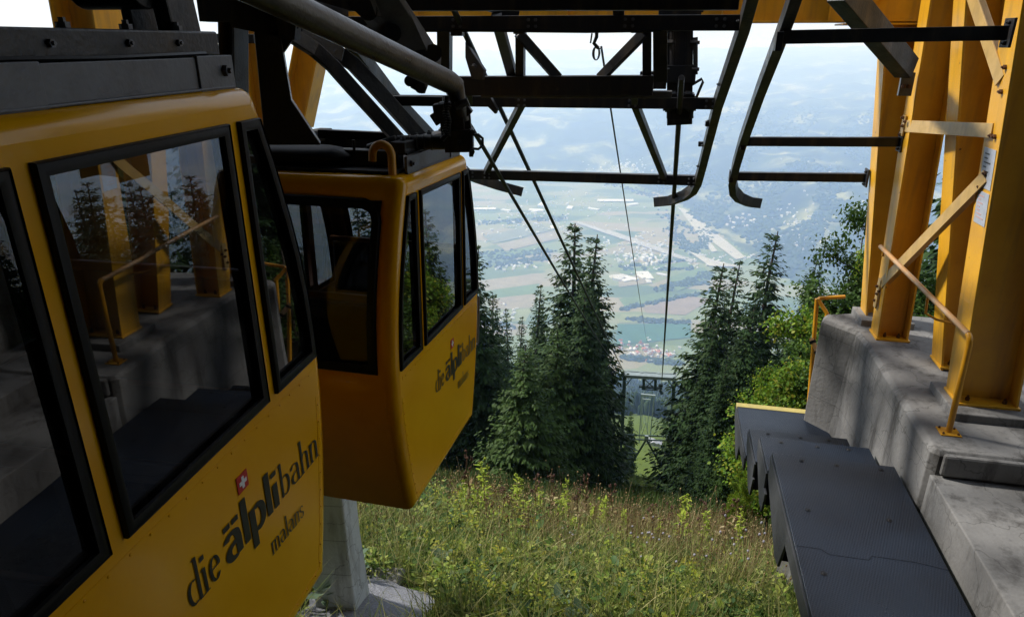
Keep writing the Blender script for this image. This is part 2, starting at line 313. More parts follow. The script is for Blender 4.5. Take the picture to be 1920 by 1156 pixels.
# ------------------------------------------------------------------ lettering from pen strokes
def arc(cx, cy, rx, ry, a0, a1, n=14): return [(cx + rx * math.cos(R(a0 + (a1 - a0) * i / n)), cy + ry * math.sin(R(a0 + (a1 - a0) * i / n))) for i in range(n + 1)]
ASC = 1.72
def glyph(ch, serif):
    s = []; w = .56
    def foot(x, y=0):
        if serif: s.append(([(x - .11, y), (x + .11, y)], 0))
    def flag(x, y):
        if serif: s.append(([(x - .13, y - .06), (x, y)], 0))
    if ch in 'dq':
        s += [(arc(.25, .5, .17, .47, 60, 300), 1), ([(.45, 0), (.45, ASC)], 1)]; flag(.45, ASC); foot(.5)
    elif ch == 'b': s += [(arc(.29, .5, .17, .47, -120, 120), 1), ([(.1, .03), (.1, ASC)], 1)]; flag(.1, ASC)
    elif ch == 'p': s += [(arc(.29, .5, .18, .47, -125, 125), 1), ([(.1, -.55), (.1, 1)], 1)]
    elif ch == 'i':
        s += [([(.13, 0), (.13, 1)], 1), ([(.13, 1.3), (.13, 1.5)], 2)]; flag(.13, 1); foot(.13); w = .26
    elif ch == 'l': s.append(([(.13, 0), (.13, ASC)], 1)); flag(.13, ASC); foot(.13); w = .26
    elif ch == 'e': s.append(([(.1, .54), (.43, .54)] + arc(.265, .54, .165, .44, 0, 190) + arc(.265, .47, .165, .45, 185, 325), 1))
    elif ch == 'a' or ch == 'ä':
        s += [(arc(.24, .76, .17, .22, 170, 20) + [(.43, .6), (.43, .0)], 1), ([(.43, .58), (.3, .55)] + arc(.25, .27, .16, .26, 95, 300), 1)]; foot(.47)
        if ch == 'ä': s += [([(.14, 1.22), (.14, 1.42)], 2), ([(.4, 1.22), (.4, 1.42)], 2)]
    elif ch in 'nh':
        top = ASC if ch == 'h' else 1
        s += [([(.12, 0), (.12, top)], 1), ([(.12, .7)] + arc(.285, .76, .155, .22, 160, 10) + [(.44, .65), (.44, 0)], 1)]; flag(.12, top); foot(.12); foot(.44)
    elif ch == 'm':
        s += [([(.12, 0), (.12, 1)], 1), ([(.12, .7)] + arc(.27, .76, .14, .22, 160, 10) + [(.41, .65), (.41, 0)], 1), ([(.41, .7)] + arc(.56, .76, .14, .22, 160, 10) + [(.7, .65), (.7, 0)], 1)]
        flag(.12, 1); foot(.12); foot(.41); foot(.7); w = .82
    elif ch == 's': s.append((arc(.23, .75, .13, .22, 20, 240, 10) + arc(.23, .25, .15, .23, 60, -160, 10), 1)); w = .46
    return s, w
def text_mesh(mb, text, y0, y1, z0, xh, x, serif=True, slope=0.0):
    """write text on the plane x, from y0 to y1 along y, baseline z0, x-height xh"""
    tot = sum(glyph(c, serif)[1] for c in text); sc = (y1 - y0) / tot; pos = 0; lay = 0
    for ch in text:
        st, wd = glyph(ch, serif)
        for pts, kind in st:
            nw, ntk = (.108, .05) if serif else (.185, .17)
            if kind == 0: nw, ntk = .05, .05
            if kind == 2: nw, ntk = (.15, .1) if serif else (.2, .2)
            L = []; Rr = []
            for i, p in enumerate(pts):
                q0 = pts[max(i - 1, 0)]; q1 = pts[min(i + 1, len(pts) - 1)]; d = Vector((q1[0] - q0[0], q1[1] - q0[1])).normalized(); n = Vector((-d.y, d.x))
                den = math.sqrt((nw * n.x) ** 2 + (ntk * n.y) ** 2); o = Vector((nw * nw * n.x, ntk * ntk * n.y)) / den / 2
                for lst, sg in ((L, 1), (Rr, -1)):
                    u = p[0] + o.x * sg; v = p[1] + o.y * sg; yy = y0 + (pos + u) * sc
                    lst.append((x + lay * .00012, yy, z0 + v * xh + slope * (yy - y0)))
            n = len(pts); mb.add(L + Rr, [(i, i + 1, n + i + 1, n + i) for i in range(n - 1)]); lay += 1
        pos += wd
    return mb
#BUILD
# ------------------------------------------------------------------ cable car cabin
CW = 1.15; ZB = .96; ER = .055
EZ = np.array([-.96, -.75, -.6, -.45, -.3, -.15, 0, .15, .3, .45, .6, .8, .93, 1.01]); EY = np.array([.615, .676, .712, .742, .766, .782, .79, .786, .772, .748, .71, .648, .597, .56])
def ey(z): return float(np.interp(z, EZ, EY))
WZ0, WZ1 = .03, .93                                   # end window sill and head
def cabin_profile():
    zs = sorted(set([-.96, -.85, -.75, -.6, -.45, -.3, -.15, WZ0, .15, .3, .45, .6, .7, .8, .87, WZ1, 1.0]))
    far = [(ey(z), z) for z in zs]
    roof = [(.56 - .05 * (1 - math.cos(R(t))), 1.0 + .05 * math.sin(R(t))) for t in (20, 45, 70, 90)]
    half = far + roof
    return half + [(-y, z) for y, z in reversed(half)]
def inset_loop(pts, d):
    out = []; n = len(pts)
    for i in range(n):
        p = Vector(pts[i]); a = Vector(pts[i - 1]); b = Vector(pts[(i + 1) % n])
        n1 = (p - a).normalized(); n2 = (b - p).normalized(); n1 = Vector((-n1.y, n1.x)); n2 = Vector((-n2.y, n2.x))
        m = (n1 + n2); m.normalize(); m /= max(.5, m.dot(n1)); out.append((p.x + m.x * d, p.y + m.y * d))
    return out
SMALL = [(.415, .03), (.725, .03)] + [(ey(z) - .065, z) for z in (.15, .3, .45, .6, .8)] + [(ey(.95) - .06, .95), (.415, .95)]
LARGE = [(-.35, .03), (.35, .03), (.35, .95), (-.35, .95)]
NEAR = [(-y, z) for y, z in reversed(SMALL)]
def ring2d(mb, poly, wi, wo, th, fn, layers=True):
    """a rubber gasket round polygon poly, mapped by fn(u, v, out)"""
    n = len(poly)
    prof = [(-wi, 0), (-wi, th * .7), (-wi * .45, th), (0, th * .75), (wo * .45, th), (wo, th * .7), (wo, 0)]
    loops = [(inset_loop(poly, -o), h) for o, h in prof]
    vs = []
    for lp, h in loops: vs += [fn(u, v, h) for u, v in lp]
    fs = []
    for k in range(len(loops) - 1):
        for i in range(n): fs.append((k * n + i, k * n + (i + 1) % n, (k + 1) * n + (i + 1) % n, (k + 1) * n + i))
    mb.add(vs, fs)
def make_cabin(label):
    root = thing('cable_car_cabin', label, 'cable car')
    lp = cabin_profile(); n = len(lp); hw = CW / 2
    bm = bmesh.new(); wx = hw - .115
    cols = []
    for th in (90, 67, 45, 22, 0): cols.append((-(hw - ER) - ER * math.sin(R(th)), ER * (1 - math.cos(R(th)))))
    cols += [(-wx, 0), (-wx * .33, 0), (wx * .33, 0), (wx, 0)]
    for th in (0, 22, 45, 67, 90): cols.append(((hw - ER) + ER * math.sin(R(th)), ER * (1 - math.cos(R(th)))))
    rings = []
    for x, d in cols:
        q = inset_loop(lp, d) if d > 0 else lp
        rings.append([bm.verts.new((x, y, z + ZB)) for y, z in q])
    for i in range(len(cols) - 1):
        mid = abs((cols[i][0] + cols[i + 1][0]) / 2) < wx
        for j in range(n):
            z0, z1 = lp[j][1], lp[(j + 1) % n][1]
            if mid and min(z0, z1) >= WZ0 - 1e-4 and max(z0, z1) <= WZ1 + 1e-4 and abs(z1 - z0) > .01: continue
            bm.faces.new((rings[i][j], rings[i][(j + 1) % n], rings[i + 1][(j + 1) % n], rings[i + 1][j]))
    for sg, ring in ((-1, rings[0]), (1, rings[-1])):
        edges = []
        for pl in (ring, LARGE, SMALL, NEAR):
            vv = pl if pl is ring else [bm.verts.new((sg * hw, y, z + ZB)) for y, z in pl]
            for i in range(len(vv)): edges.append(bm.edges.get((vv[i - 1], vv[i])) or bm.edges.new((vv[i - 1], vv[i])))
        bmesh.ops.triangle_fill(bm, use_beauty=True, use_dissolve=False, edges=edges)
    bm.normal_update()                                   # the shell is convex: turn every face outward
    for f in bm.faces:
        cc = f.calc_center_median()
        if f.normal.dot(cc - Vector((0, 0, ZB))) < 0: f.normal_flip()
    bm.normal_update()
    for f in bm.faces: f.smooth = abs(f.normal.x) < .995
    me = bpy.data.meshes.new('body'); bm.to_mesh(me); bm.free(); me.materials.append(M['cab']); me.materials.append(M['liner'])
    me.set_sharp_from_angle(angle=R(28))
    for e_ in me.edges:
        if all(abs(abs(me.vertices[k_].co.x) - hw) < 1e-5 for k_ in e_.vertices): e_.use_edge_sharp = True
    body = bpy.data.objects.new('body', me); COL.objects.link(body); body.parent = root
    so = body.modifiers.new('wall', 'SOLIDIFY'); so.thickness = .028; so.offset = -1; so.material_offset = 1; so.material_offset_rim = 1
    # rivets along the panel edges, and the panel joint under the windows
    low = inset_loop(lp, ER + .018)
    def seam(pts, nrm_of, wd_dir):
        rv = MB(); rv.strip([Vector(p) + nrm_of(p) * .0006 for p in pts], *((.022, .0012) if wd_dir else (.0012, .022)), up=(0, 0, 1) if not wd_dir else nrm_of(pts[0]))
        for p, q in zip(pts[:-1], pts[1:]):
            p = Vector(p); q = Vector(q); k = max(1, round((q - p).length / .08))
            for i_ in range(k): c = p + (q - p) * ((i_ + .5) / k); rv.dome(c + nrm_of(c) * .001, nrm_of(c), .0048, .004)
        rv.build('riveted_seam', M['cab'], root)
    for sg in (1, -1):
        N = lambda p: Vector((sg, 0, 0)); run = [(y, z) for (y, z) in low if z < -.04]
        far = sorted([p for p in run if p[0] > 0], key=lambda p: p[1]); near = sorted([p for p in run if p[0] < 0], key=lambda p: p[1]); path = list(reversed(near)) + far
        seam([(sg * hw, y, z + ZB) for y, z in path], N, True); seam([(sg * hw, -.70, ZB - .03), (sg * hw, 0, ZB - .03), (sg * hw, .70, ZB - .03)], N, True)
    for x in (hw - ER - .02, -(hw - ER - .02)):
        for sg in (-1, 1): seam([(x, sg * (ey(z)), z + ZB) for z in (-.88, -.75, -.6, -.45, -.3, -.15, -.04)], lambda p: Vector((0, sg, -.1)).normalized(), True)
    # side windows
    for sg in (1, -1):
        for poly in (LARGE, SMALL, NEAR):
            g = MB(); ring2d(g, poly, .027, .005, .016, lambda u, v, o: (sg * (hw + o), u, v + ZB)); fr = g.build('window', M['rubber'], root, 40)
            p = MB(); p.add([(sg * (hw - .012), y, z + ZB) for y, z in inset_loop(poly, -.01)], [tuple(range(len(poly)))]); p.build('pane', M['glass'], fr)
    # end windows: upper corners rounded, lower ones square
    rc = .10; ep = [(-wx, WZ0), (wx, WZ0)] + [(wx, z) for z in (.15, .3, .45, .6, .7)] + [(wx - rc * (1 - math.cos(R(t))), WZ1 - rc + rc * math.sin(R(t))) for t in (0, 30, 60, 90)]
    ep += [(-x, z) for x, z in reversed(ep[2:])]
    for sg in (-1, 1):
        g = MB(); ring2d(g, ep, .04, .012, .014, lambda u, v, o: (u, sg * (ey(v) + o), v + ZB))
        # corner fillers between the square opening and the rounded frame
        for sx in (-1, 1):
            q = [(sx * (wx + .004), WZ1 + .004)] + [(sx * (wx - rc * (1 - math.cos(R(t)))), WZ1 - rc + rc * math.sin(R(t))) for t in (0, 30, 60, 90)]
            g.prism([(u, sg * (ey(v) - .004), v + ZB) for u, v in q], (0, sg * .012, 0))
        fr = g.build('window', M['rubber'], root, 40)
        zs = [WZ0, .15, .3, .45, .6, .7, .8, .87, WZ1]; p = MB()
        p.add([(x, sg * (ey(z) - .014), z + ZB) for z in zs for x in (-wx - .004, wx + .004)], [(2 * i, 2 * i + 1, 2 * i + 3, 2 * i + 2) for i in range(len(zs) - 1)])
        p.build('pane', M['endglass'], fr, 180)
    # inside: floor, two facing benches
    f = MB(); f.box((0, 0, ZB - .68), (CW - .08, 1.33, .02))
    for i in range(10):
        for j in range(13):
            c = Vector((-.45 + i * .1, -.6 + j * .1, ZB - .668)); an = R(45 if (i + j) % 2 else -45)
            for k in (-1, 0, 1): f.box(c + Vector((math.cos(an + R(90)), math.sin(an + R(90)), 0)) * (.022 * k), (.055, .008, .005), Matrix.Rotation(an, 3, 'Z'))
    f.build('floor', M['plate'], root)
    for sg in (-1, 1):
        b = MB(); b.box((0, sg * .47, ZB - .27), (CW - .1, .36, .07)); be = b.build('bench_seat', M['seat'], root, None, .012)
        b = MB(); b.box((0, sg * .285, ZB - .27), (CW - .09, .028, .09)); b.box((0, sg * .62, ZB + .39), (CW - .09, .03, .035)); b.box((0, sg * .66, ZB - .11), (CW - .09, .03, .05)); b.build_each('bench_trim', M['wood'], be, None, .006)
        b = MB(); b.box((0, sg * .64, ZB + .14), (CW - .1, .045, .46), Matrix.Rotation(R(-4 * sg), 3, 'X')); b.build('backrest', M['seat'], root, None, .015)
        b = MB()
        for x in (-.42, 0, .42): b.box((x, sg * .42, ZB - .49), (.05, .05, .37))
        b.build_each('bench_leg', M['liner'], root)
    # lettering and emblem on the side panels
    X = hw + .0025
    for word, y0, y1, z0, xh, serif, sl in (('die', -.195, -.022, -.372, .088, True, -.02), ('älpli', .0, .345, -.378, .098, False, -.03), ('bahn', .357, .665, -.386, .084, True, -.01), ('malans', .245, .492, -.545, .052, True, -.04)):
        t = MB(); text_mesh(t, word, y0, y1, z0, xh, X, serif, sl); t.v = [(x, y, z + ZB) for x, y, z in t.v]; t.build('lettering', M['ink'], root, recalc=False)
    e = MB(); c = (.145, -.158); e.box((X, c[0], c[1] + ZB), (.002, .062, .062)); em = e.build('flag_emblem', M['red'], root)
    e = MB(); e.box((X + .0015, c[0], c[1] + ZB), (.002, .042, .0135)); e.box((X + .0015, c[0], c[1] + ZB + .0138), (.002, .0135, .0141)); e.box((X + .0015, c[0], c[1] + ZB - .0138), (.002, .0135, .0141)); e.build('white_cross', M['white'], em)
    # roof gear
    zr = ZB + 1.05
    for sg in (-1, 1):
        g = MB(); g.box((sg * (hw - .05), .04, zr + .042), (.012, .90, .095)); g.box((sg * (hw - .06), .04, zr + .002), (.05, .90, .008))
        for y in (-.32, .41): g.box((sg * (hw - .044), y, zr + .044), (.014, .18, .099))
        pl = g.build_each('roof_rail', M['greysteel'], root, None, .003)
        h = MB()
        for y in (-.36, .45): h.bolt((sg * (hw - .037), y, zr + .05), (sg, 0, 0), .018, .014)
        h.build_each('bolt', M['greysteel'], pl)
    g = MB(); g.box((hw - .12, .08, zr + .125), (.09, .84, .07)); g.box((0, 0, zr + .012), (CW - .16, .96, .02))
    g.box((0, -.30, zr + .065), (CW - .24, .09, .09)); g.box((0, .42, zr + .065), (CW - .24, .09, .09)); g.box((-(hw - .16), .06, zr + .11), (.09, .84, .075)); g.build_each('roof_beam', M['steel'], root, None, .006)
    g = MB()
    for y in (-.26, -.05, .16, .37): g.bolt((hw - .12, y, zr + .16), (0, 0, 1), .016, .014)
    for y in (-.15, .1, .3): g.bolt((hw - .0735, y, zr + .128), (1, 0, 0), .010, .008)
    g.build_each('bolt', M['greysteel'], root)
    g = MB(); g.tube([(hw - .062, -.36, zr + .098), (hw - .062, 0, zr + .094), (hw - .062, .40, zr + .099), (hw - .09, .47, zr + .06)], .007, 6); g.build('conduit', M['rubber'], root, 40)
    g = MB(); rings = []
    for t_ in range(9):
        u = -1 + t_ / 4; rr = math.sqrt(max(.02, 1 - u ** 4)); rings.append([Vector((-.12 + u * .30, -.36 + .13 * rr * math.cos(k * math.pi / 8), zr + .075 + .06 * rr * math.sin(k * math.pi / 8))) for k in range(16)])
    g.loft(rings); g.build('shock_absorber_housing', M['rubber'], root, 50)
    hx, hy = hw - .10, -.47
    pts = [(hx, hy, zr - .02), (hx, hy, zr + .10)] + [(hx - .055 + .055 * math.cos(R(t_)), hy, zr + .10 + .06 * math.sin(R(t_))) for t_ in range(15, 181, 15)] + [(hx - .112, hy, zr + .07)]
    g = MB(); g.tube(pts, .022, 14); g.build('vent_pipe', M['rail'], root, 40)
    return root
cab1 = make_cabin('large close yellow cabin with big black lettering and swiss flag')
def place_cabin(o, corner, yaw, near, pitch, s=1.0):
    u = Vector((math.sin(yaw), math.cos(yaw), 0)); r = Vector((math.cos(yaw), -math.sin(yaw), 0))
    c = corner + u * (s * (.79 if near else -.79)) - r * (s * CW / 2)
    o.location = c - Vector((0, 0, ZB * s)); o.scale = (s, s, s); o.rotation_euler = (pitch, 0, -yaw); return c
c1 = place_cabin(cab1, at_f(603, 665, 2.51), R(10), False, R(0))
cab2 = copy_tree(cab1); tag(cab2, 'farther yellow cabin showing its rear window, hanging in front of the spruces', 'cable car')
c2 = place_cabin(cab2, at_f(738, 725, 3.42), R(14), True, R(-1.9), 1.045)
g = MB(); hw_ = CW / 2; g.tube([(hw_ - .03, .74, ZB - .42), (hw_ - .012, .785, ZB - .41), (hw_ - .012, .82, ZB - .05), (hw_ - .03, .80, ZB - .02)], .009, 8); g.build('grab_bar', M['greysteel'], cab2, 40)
def cab_pt(c, yaw, x, y, z):                            # a point in the cabin's own frame (z from the waist)
    return c + Vector((math.sin(yaw), math.cos(yaw), 0)) * y + Vector((math.cos(yaw), -math.sin(yaw), 0)) * x + Vector((0, 0, z))

# ------------------------------------------------------------------ hangers and the pipe between the cabins
def hanger_near():
    loc = cab_pt(c1, R(10), CW / 2 - .16, .38, 1.15)
    h = thing('cabin_hanger', 'dark steel hanger plate with round pivot rising from the near cabin roof', 'hanger', loc)
    p = lambda x, y, z: cab_pt(c1, R(10), x, y, z)
    g = MB(); X = CW / 2 - .125
    a = [p(X, .37, 1.14), p(X, .50, 1.14), p(X, .50, 1.20), p(X, .46, 1.46), p(X, .33, 1.46)]
    g.prism(a, p(-.05, 0, 0) - p(0, 0, 0)); a = [p(X - .11, .34, 1.14), p(X - .11, .48, 1.14), p(X - .11, .46, 1.46), p(X - .11, .33, 1.46)]; g.prism(a, p(-.03, 0, 0) - p(0, 0, 0))
    shift(g, loc).build('hanger_plate', M['steel'], h, None, .006)
    g = MB(); g.tube([p(X - .24, .33, 1.34), p(X - .04, .33, 1.34)], .075, 24); g.tube([p(X - .04, .40, 1.345), p(X + .02, .40, 1.345)], .028, 16); shift(g, loc).build_each('pivot_drum', M['steel'], h, 40, .004)
    g = MB(); g.bar(p(X - .2, .33, 1.46), p(X - .2, .40, 1.75), .12, .12); shift(g, loc).build_each('cross_beam', M['steel'], h, None, .006)
    return h
hanger_near()
def hanger_far():
    loc = at_f(550, 272, 3.75)
    h = thing('cabin_hanger', 'tall dark gusseted hanger mast with two bent struts above the far cabin', 'hanger', loc)
    p = lambda x, y, F=3.75: at_f(x, y, F)
    g = MB(); k = Vector((-.03, .12, 0))
    g.prism([p(497, 272), p(602, 272), p(546, 188), p(522, 45), p(512, -70), p(462, -70), p(476, 60)], k); shift(g, loc).build('mast', M['steel'], h, None, .006)
    g = MB(); g.prism([p(545, 80, 3.78), p(524, 110, 3.78), p(522, 40, 3.78), p(565, 40, 3.78)], (0, .02, 0)); g.bar(p(440, 20, 3.8), p(560, 45, 3.8), .1, .16); g.bar(p(470, -5, 3.9), p(640, 40, 4.4), .12, .12); shift(g, loc).build_each('gusset', M['steel'], h)
    g = MB(); g.strip([p(516, 46, 3.8), p(588, 92, 4.0), p(622, 122, 4.05), p(660, 165, 4.12), p(748, 262, 4.3)], .055, .075); shift(g, loc).build('strut', M['steel'], h, None, .005)
    g = MB(); g.strip([p(560, 50, 4.0), p(636, 103, 4.3), p(662, 120, 4.33), p(700, 160, 4.4), p(792, 262, 4.6)], .06, .085); shift(g, loc).build('strut', M['steel'], h, None, .005)
    g = MB(); g.bar(p(598, 250, 4.35), p(730, 256, 4.35), .05, .05); g.bar(p(730, 188, 4.55), p(830, 190, 4.55), .05, .055); shift(g, loc).build_each('tie_bar', M['steel'], h)
    return h
hanger_far()
def grip():
    loc = at_f(850, 270, 4.15)
    h = thing('cable_grip', 'dark clamp head with shackle and coiled hose at the pipe end', 'cable grip', loc); p = lambda x, y, F=4.15: at_f(x, y, F)
    g = MB(); g.bar(p(712, 272), p(745, 267), .05, .05); g.tube([p(745, 267), p(800, 267), p(835, 267)], .042, 14); g.tube([p(690, 280), p(745, 267)], [.03, .045], 12); g.bar(p(835, 263), p(884, 262), .12, .13)
    g.bar(p(880, 266), p(888, 266), .12, .16)
    for i in range(5): g.tube([p(752 + i * 14, 267), p(756 + i * 14, 267)], .047, 14)
    shift(g, loc).build('clamp_body', M['steel'], h, 35, .004)
    g = MB(); g.bar(p(845, 190), p(852, 262), .10, .14); g.bar(p(868, 195), p(872, 250), .05, .08); g.bar(p(815, 212), p(842, 208), .12, .1); g.bar(p(822, 205), p(835, 225), .08, .12); g.bar(p(862, 215), p(880, 200), .08, .07); shift(g, loc).build_each('grip_jaw', M['steel'], h, None, .006)
    g = MB(); g.tube([p(854, 199, 4.05), p(878, 190, 4.05)], .02, 12)
    for i in range(8): q0 = p(854 + i * 2.8, 199 - i * 1.05, 4.05); g.tube([q0, q0 + Vector((.004, .001, .001))], .024, 12)
    shift(g, loc).build_each('spring', M['greysteel'], h, 40)
    g = MB(); g.tube([p(838, 180, 4.02), p(836, 200, 4.02), p(842, 225, 4.02), p(840, 250, 4.02), p(828, 262, 4.02)], .014, 8)
    for i in range(14): q0 = p(838 + 3 * math.sin(i), 190 + i * 5, 4.01); g.tube([q0, q0 + Vector((0, 0, .006))], .018, 8)
    shift(g, loc).build_each('hose', M['rubber'], h, 50)
    g = MB(); c = p(886, 266, 4.12); g.tube([c + Vector((.0, 0, .04)), c + Vector((.035, 0, .042)), c + Vector((.06, 0, .02)), c + Vector((.06, 0, -.02)), c + Vector((.035, 0, -.042)), c + Vector((0, 0, -.04))], .008, 8)
    for q in ((884, 248), (884, 284), (862, 268)): g.bolt(p(*q, 4.08), (.2, -1, 0), .018, .02)
    shift(g, loc).build_each('shackle', M['steel'], h, 50)
    g = MB(); g.tube([p(663, 262, 4.0), p(664, 282, 4.0)], .008, 8); shift(g, loc).build_each('pin', M['steel'], h)
grip()
g = MB(); a, b = at_f(515, -2, 2.95), at_f(846, 156, 4.05); d = (b - a)
g.tube([a - d * .35, a, b - d * .02, b + Vector((.012, .02, -.012)), at_f(858, 185, 4.12), at_f(868, 225, 4.15)], [.062, .062, .062, .06, .047, .045], 20)
tag(g.build('tow_pipe', M['pipe'], None, 40), 'long bare metal pipe slanting down between the two cabins and bent at its end', 'pipe')
def pulley_block():
    loc = at_f(800, 110, 4.7); h = thing('roller_battery', 'dark roller plate bank behind the slanting pipe', 'rollers', loc); p = lambda x, y, F=4.7: at_f(x, y, F)
    g = MB(); g.prism([p(640, -20, 4.2), p(742, -10, 4.3), p(818, 104, 4.75), p(816, 150, 4.75), p(775, 110, 4.7), p(690, 50, 4.4)], (.03, .05, 0)); shift(g, loc).build('side_plate', M['greysteel'], h, None, .004)
    for x, y, F in ((690, 20, 4.35), (735, 62, 4.5), (782, 100, 4.68), (812, 100, 4.7), (768, 152, 4.7), (788, 165, 4.7)):
        g = MB(); g.tube([p(x, y, F - .06), p(x, y, F + .02)], .055 if y < 120 else .035, 18); shift(g, loc).build('roller', M['steel'], h, 40)
    g = MB(); g.prism([p(764, 138), p(800, 150), p(790, 176), p(770, 165)], (.02, .04, 0)); g.prism([p(648, 5, 4.2), p(690, -10, 4.2), p(705, 30, 4.3), p(680, 35, 4.3)], (.02, .06, 0)); shift(g, loc).build_each('bracket', M['steel'], h)
pulley_block()

# ------------------------------------------------------------------ guide frames over the track
def guide_truss():
    loc = S(7, -1, -.5); h = thing('guide_truss', 'dark sloping steel guide frame with crossbars and braces above the open track', 'steel frame', loc)
    def part(name, fn, m='steel', bev=.004): g = MB(); fn(g); return shift(g, loc).build_each(name, M[m], h, None, bev)
    # left rail of the right-hand track: follows the slope, flared at its lower end
    R1 = [S(4.6, .53, 1.05), S(5.2, .54, .62), S(6.0, .53, .12), S(7.0, .46, -.54), S(7.6, .45, -.93), S(8.2, .44, -1.32), S(8.6, .43, -1.57), S(8.85, .39, -1.73), S(9.05, .30, -1.85), S(9.3, .13, -1.98), S(9.5, -.06, -2.05)]
    part('guide_rail', lambda g: g.strip(R1, .085, .13))
    R2 = [S(5.4, -2.95, .45), S(6.2, -2.85, -.02), S(7.0, -2.8, -.55), S(8.0, -2.62, -1.2), S(8.6, -2.5, -1.6), S(8.9, -2.4, -1.72), S(9.2, -2.2, -1.86), S(9.5, -1.96, -1.99)]
    part('guide_rail', lambda g: g.strip(R2, .085, .13))
    for i_ in range(9):
        f_ = (i_ + .5) / 9 * 7; k_ = int(f_); q0 = R1[k_] + (R1[k_ + 1] - R1[k_]) * (f_ - k_); part('bolt', lambda g: g.bolt(q0 + S(-.02, -.045, .0), S(-.3, -1, .2), .014, .014), 'greysteel', 0)
    for x_, y_, a_ in ((742, 189, 7), (1330, 194, 7), (980, 192, 7), (1186, 193, 7), (884, 326, 8.6), (915, 328, 8.6), (1240, 336, 8.6), (1296, 338, 8.6), (700, 44, 6), (860, 44, 6), (1000, 44, 6), (1180, 43, 6), (1350, 43, 6)): part('bolt', lambda g: [g.bolt(at_a(x_, y_, a_) + S(-.06, d_, d2_), S(-1, 0, 0), .014, .014) for d_ in (-.03, .03) for d2_ in (-.025, .025)] and None, 'greysteel', 0)
    part('conduit', lambda g: g.tube([at_a(640, 58, 5.95), at_a(900, 57, 5.95), at_a(1100, 59, 5.95), at_a(1240, 57, 5.95)], .014, 8), 'rubber', 0)
    part('crossbar', lambda g: g.bar(at_a(620, 45, 6), at_a(1398, 43, 6), .12, .115))
    part('crossbar', lambda g: g.bar(at_a(735, 188, 7), at_a(1338, 194, 7), .10, .105))
    part('crossbar', lambda g: g.bar(at_a(872, 326, 8.6), at_a(1308, 338, 8.6), .09, .12))
    part('crossbar', lambda g: g.bar(at_a(600, 8, 5.2), at_a(1385, 4, 5.2), .12, .10))
    for x0, y0, x1, y1 in ((978, 195, 912, 322), (1192, 198, 1246, 334)): part('brace', lambda g: g.bar(at_a(x0, y0, 7), at_a(x1, y1, 8.6), .07, .07))
    part('brace', lambda g: g.bar(at_a(930, 30, 6), at_a(962, 146, 6.6), .09, .07), 'greysteel')
    part('saddle_beam', lambda g: g.bar(at_a(850, 161, 6.5), at_a(1225, 160, 6.5), .2, .17)); part('saddle_beam', lambda g: g.bar(at_a(905, 176, 6.6), at_a(1260, 177, 6.6), .16, .06), 'greysteel')
    for x, wd in ((834, .12), (976, .075), (1213, .075), (1238, .12)): part('post', lambda g: g.bar(at_a(x, 35, 6.3), at_a(x, 150, 6.5), wd, .1, (SL, CL, 0)))
    part('post', lambda g: g.bar(at_a(1190, 160, 6.7), at_a(1190, 192, 6.9), .06, .06)); part('post', lambda g: g.bar(at_a(880, 160, 6.7), at_a(880, 192, 6.9), .06, .06))
    part('post', lambda g: g.bar(at_a(1160, -20, 5.9), at_a(1160, 40, 6), .09, .06, (SL, CL, 0)))
    part('brace', lambda g: g.bar(at_a(972, 62, 6.3), at_a(1046, 146, 6.5), .07, .08)); part('brace', lambda g: g.bar(at_a(1208, 62, 6.3), at_a(1126, 146, 6.5), .07, .08)); part('brace', lambda g: g.bar(at_a(890, 5, 6), at_a(972, 30, 6.1), .08, .07))
    part('saddle_plate', lambda g: (g.prism([at_a(x, y, 6.2) for x, y in ((872, 78), (908, 132), (904, 150), (884, 148), (872, 108))], (.02, .05, 0)), g.bolt(at_a(889, 124, 6.18), (0, -1, 0), .022, .02)), 'greysteel')
    part('saddle_plate', lambda g: g.prism([at_a(x, y, 6.8) for x, y in ((898, 165), (912, 170), (932, 205), (928, 214), (914, 200))], (.02, .05, 0)))
    part('cleat', lambda g: [g.box(at_a(x, y, a), (.1, .08, .05), ROTL) for x, y, a in ((858, 62, 6), (975, 58, 6), (1195, 56, 6), (1050, 148, 6.5), (1120, 148, 6.5), (1332, 232, 7.3), (1318, 270, 7.9))])
guide_truss()
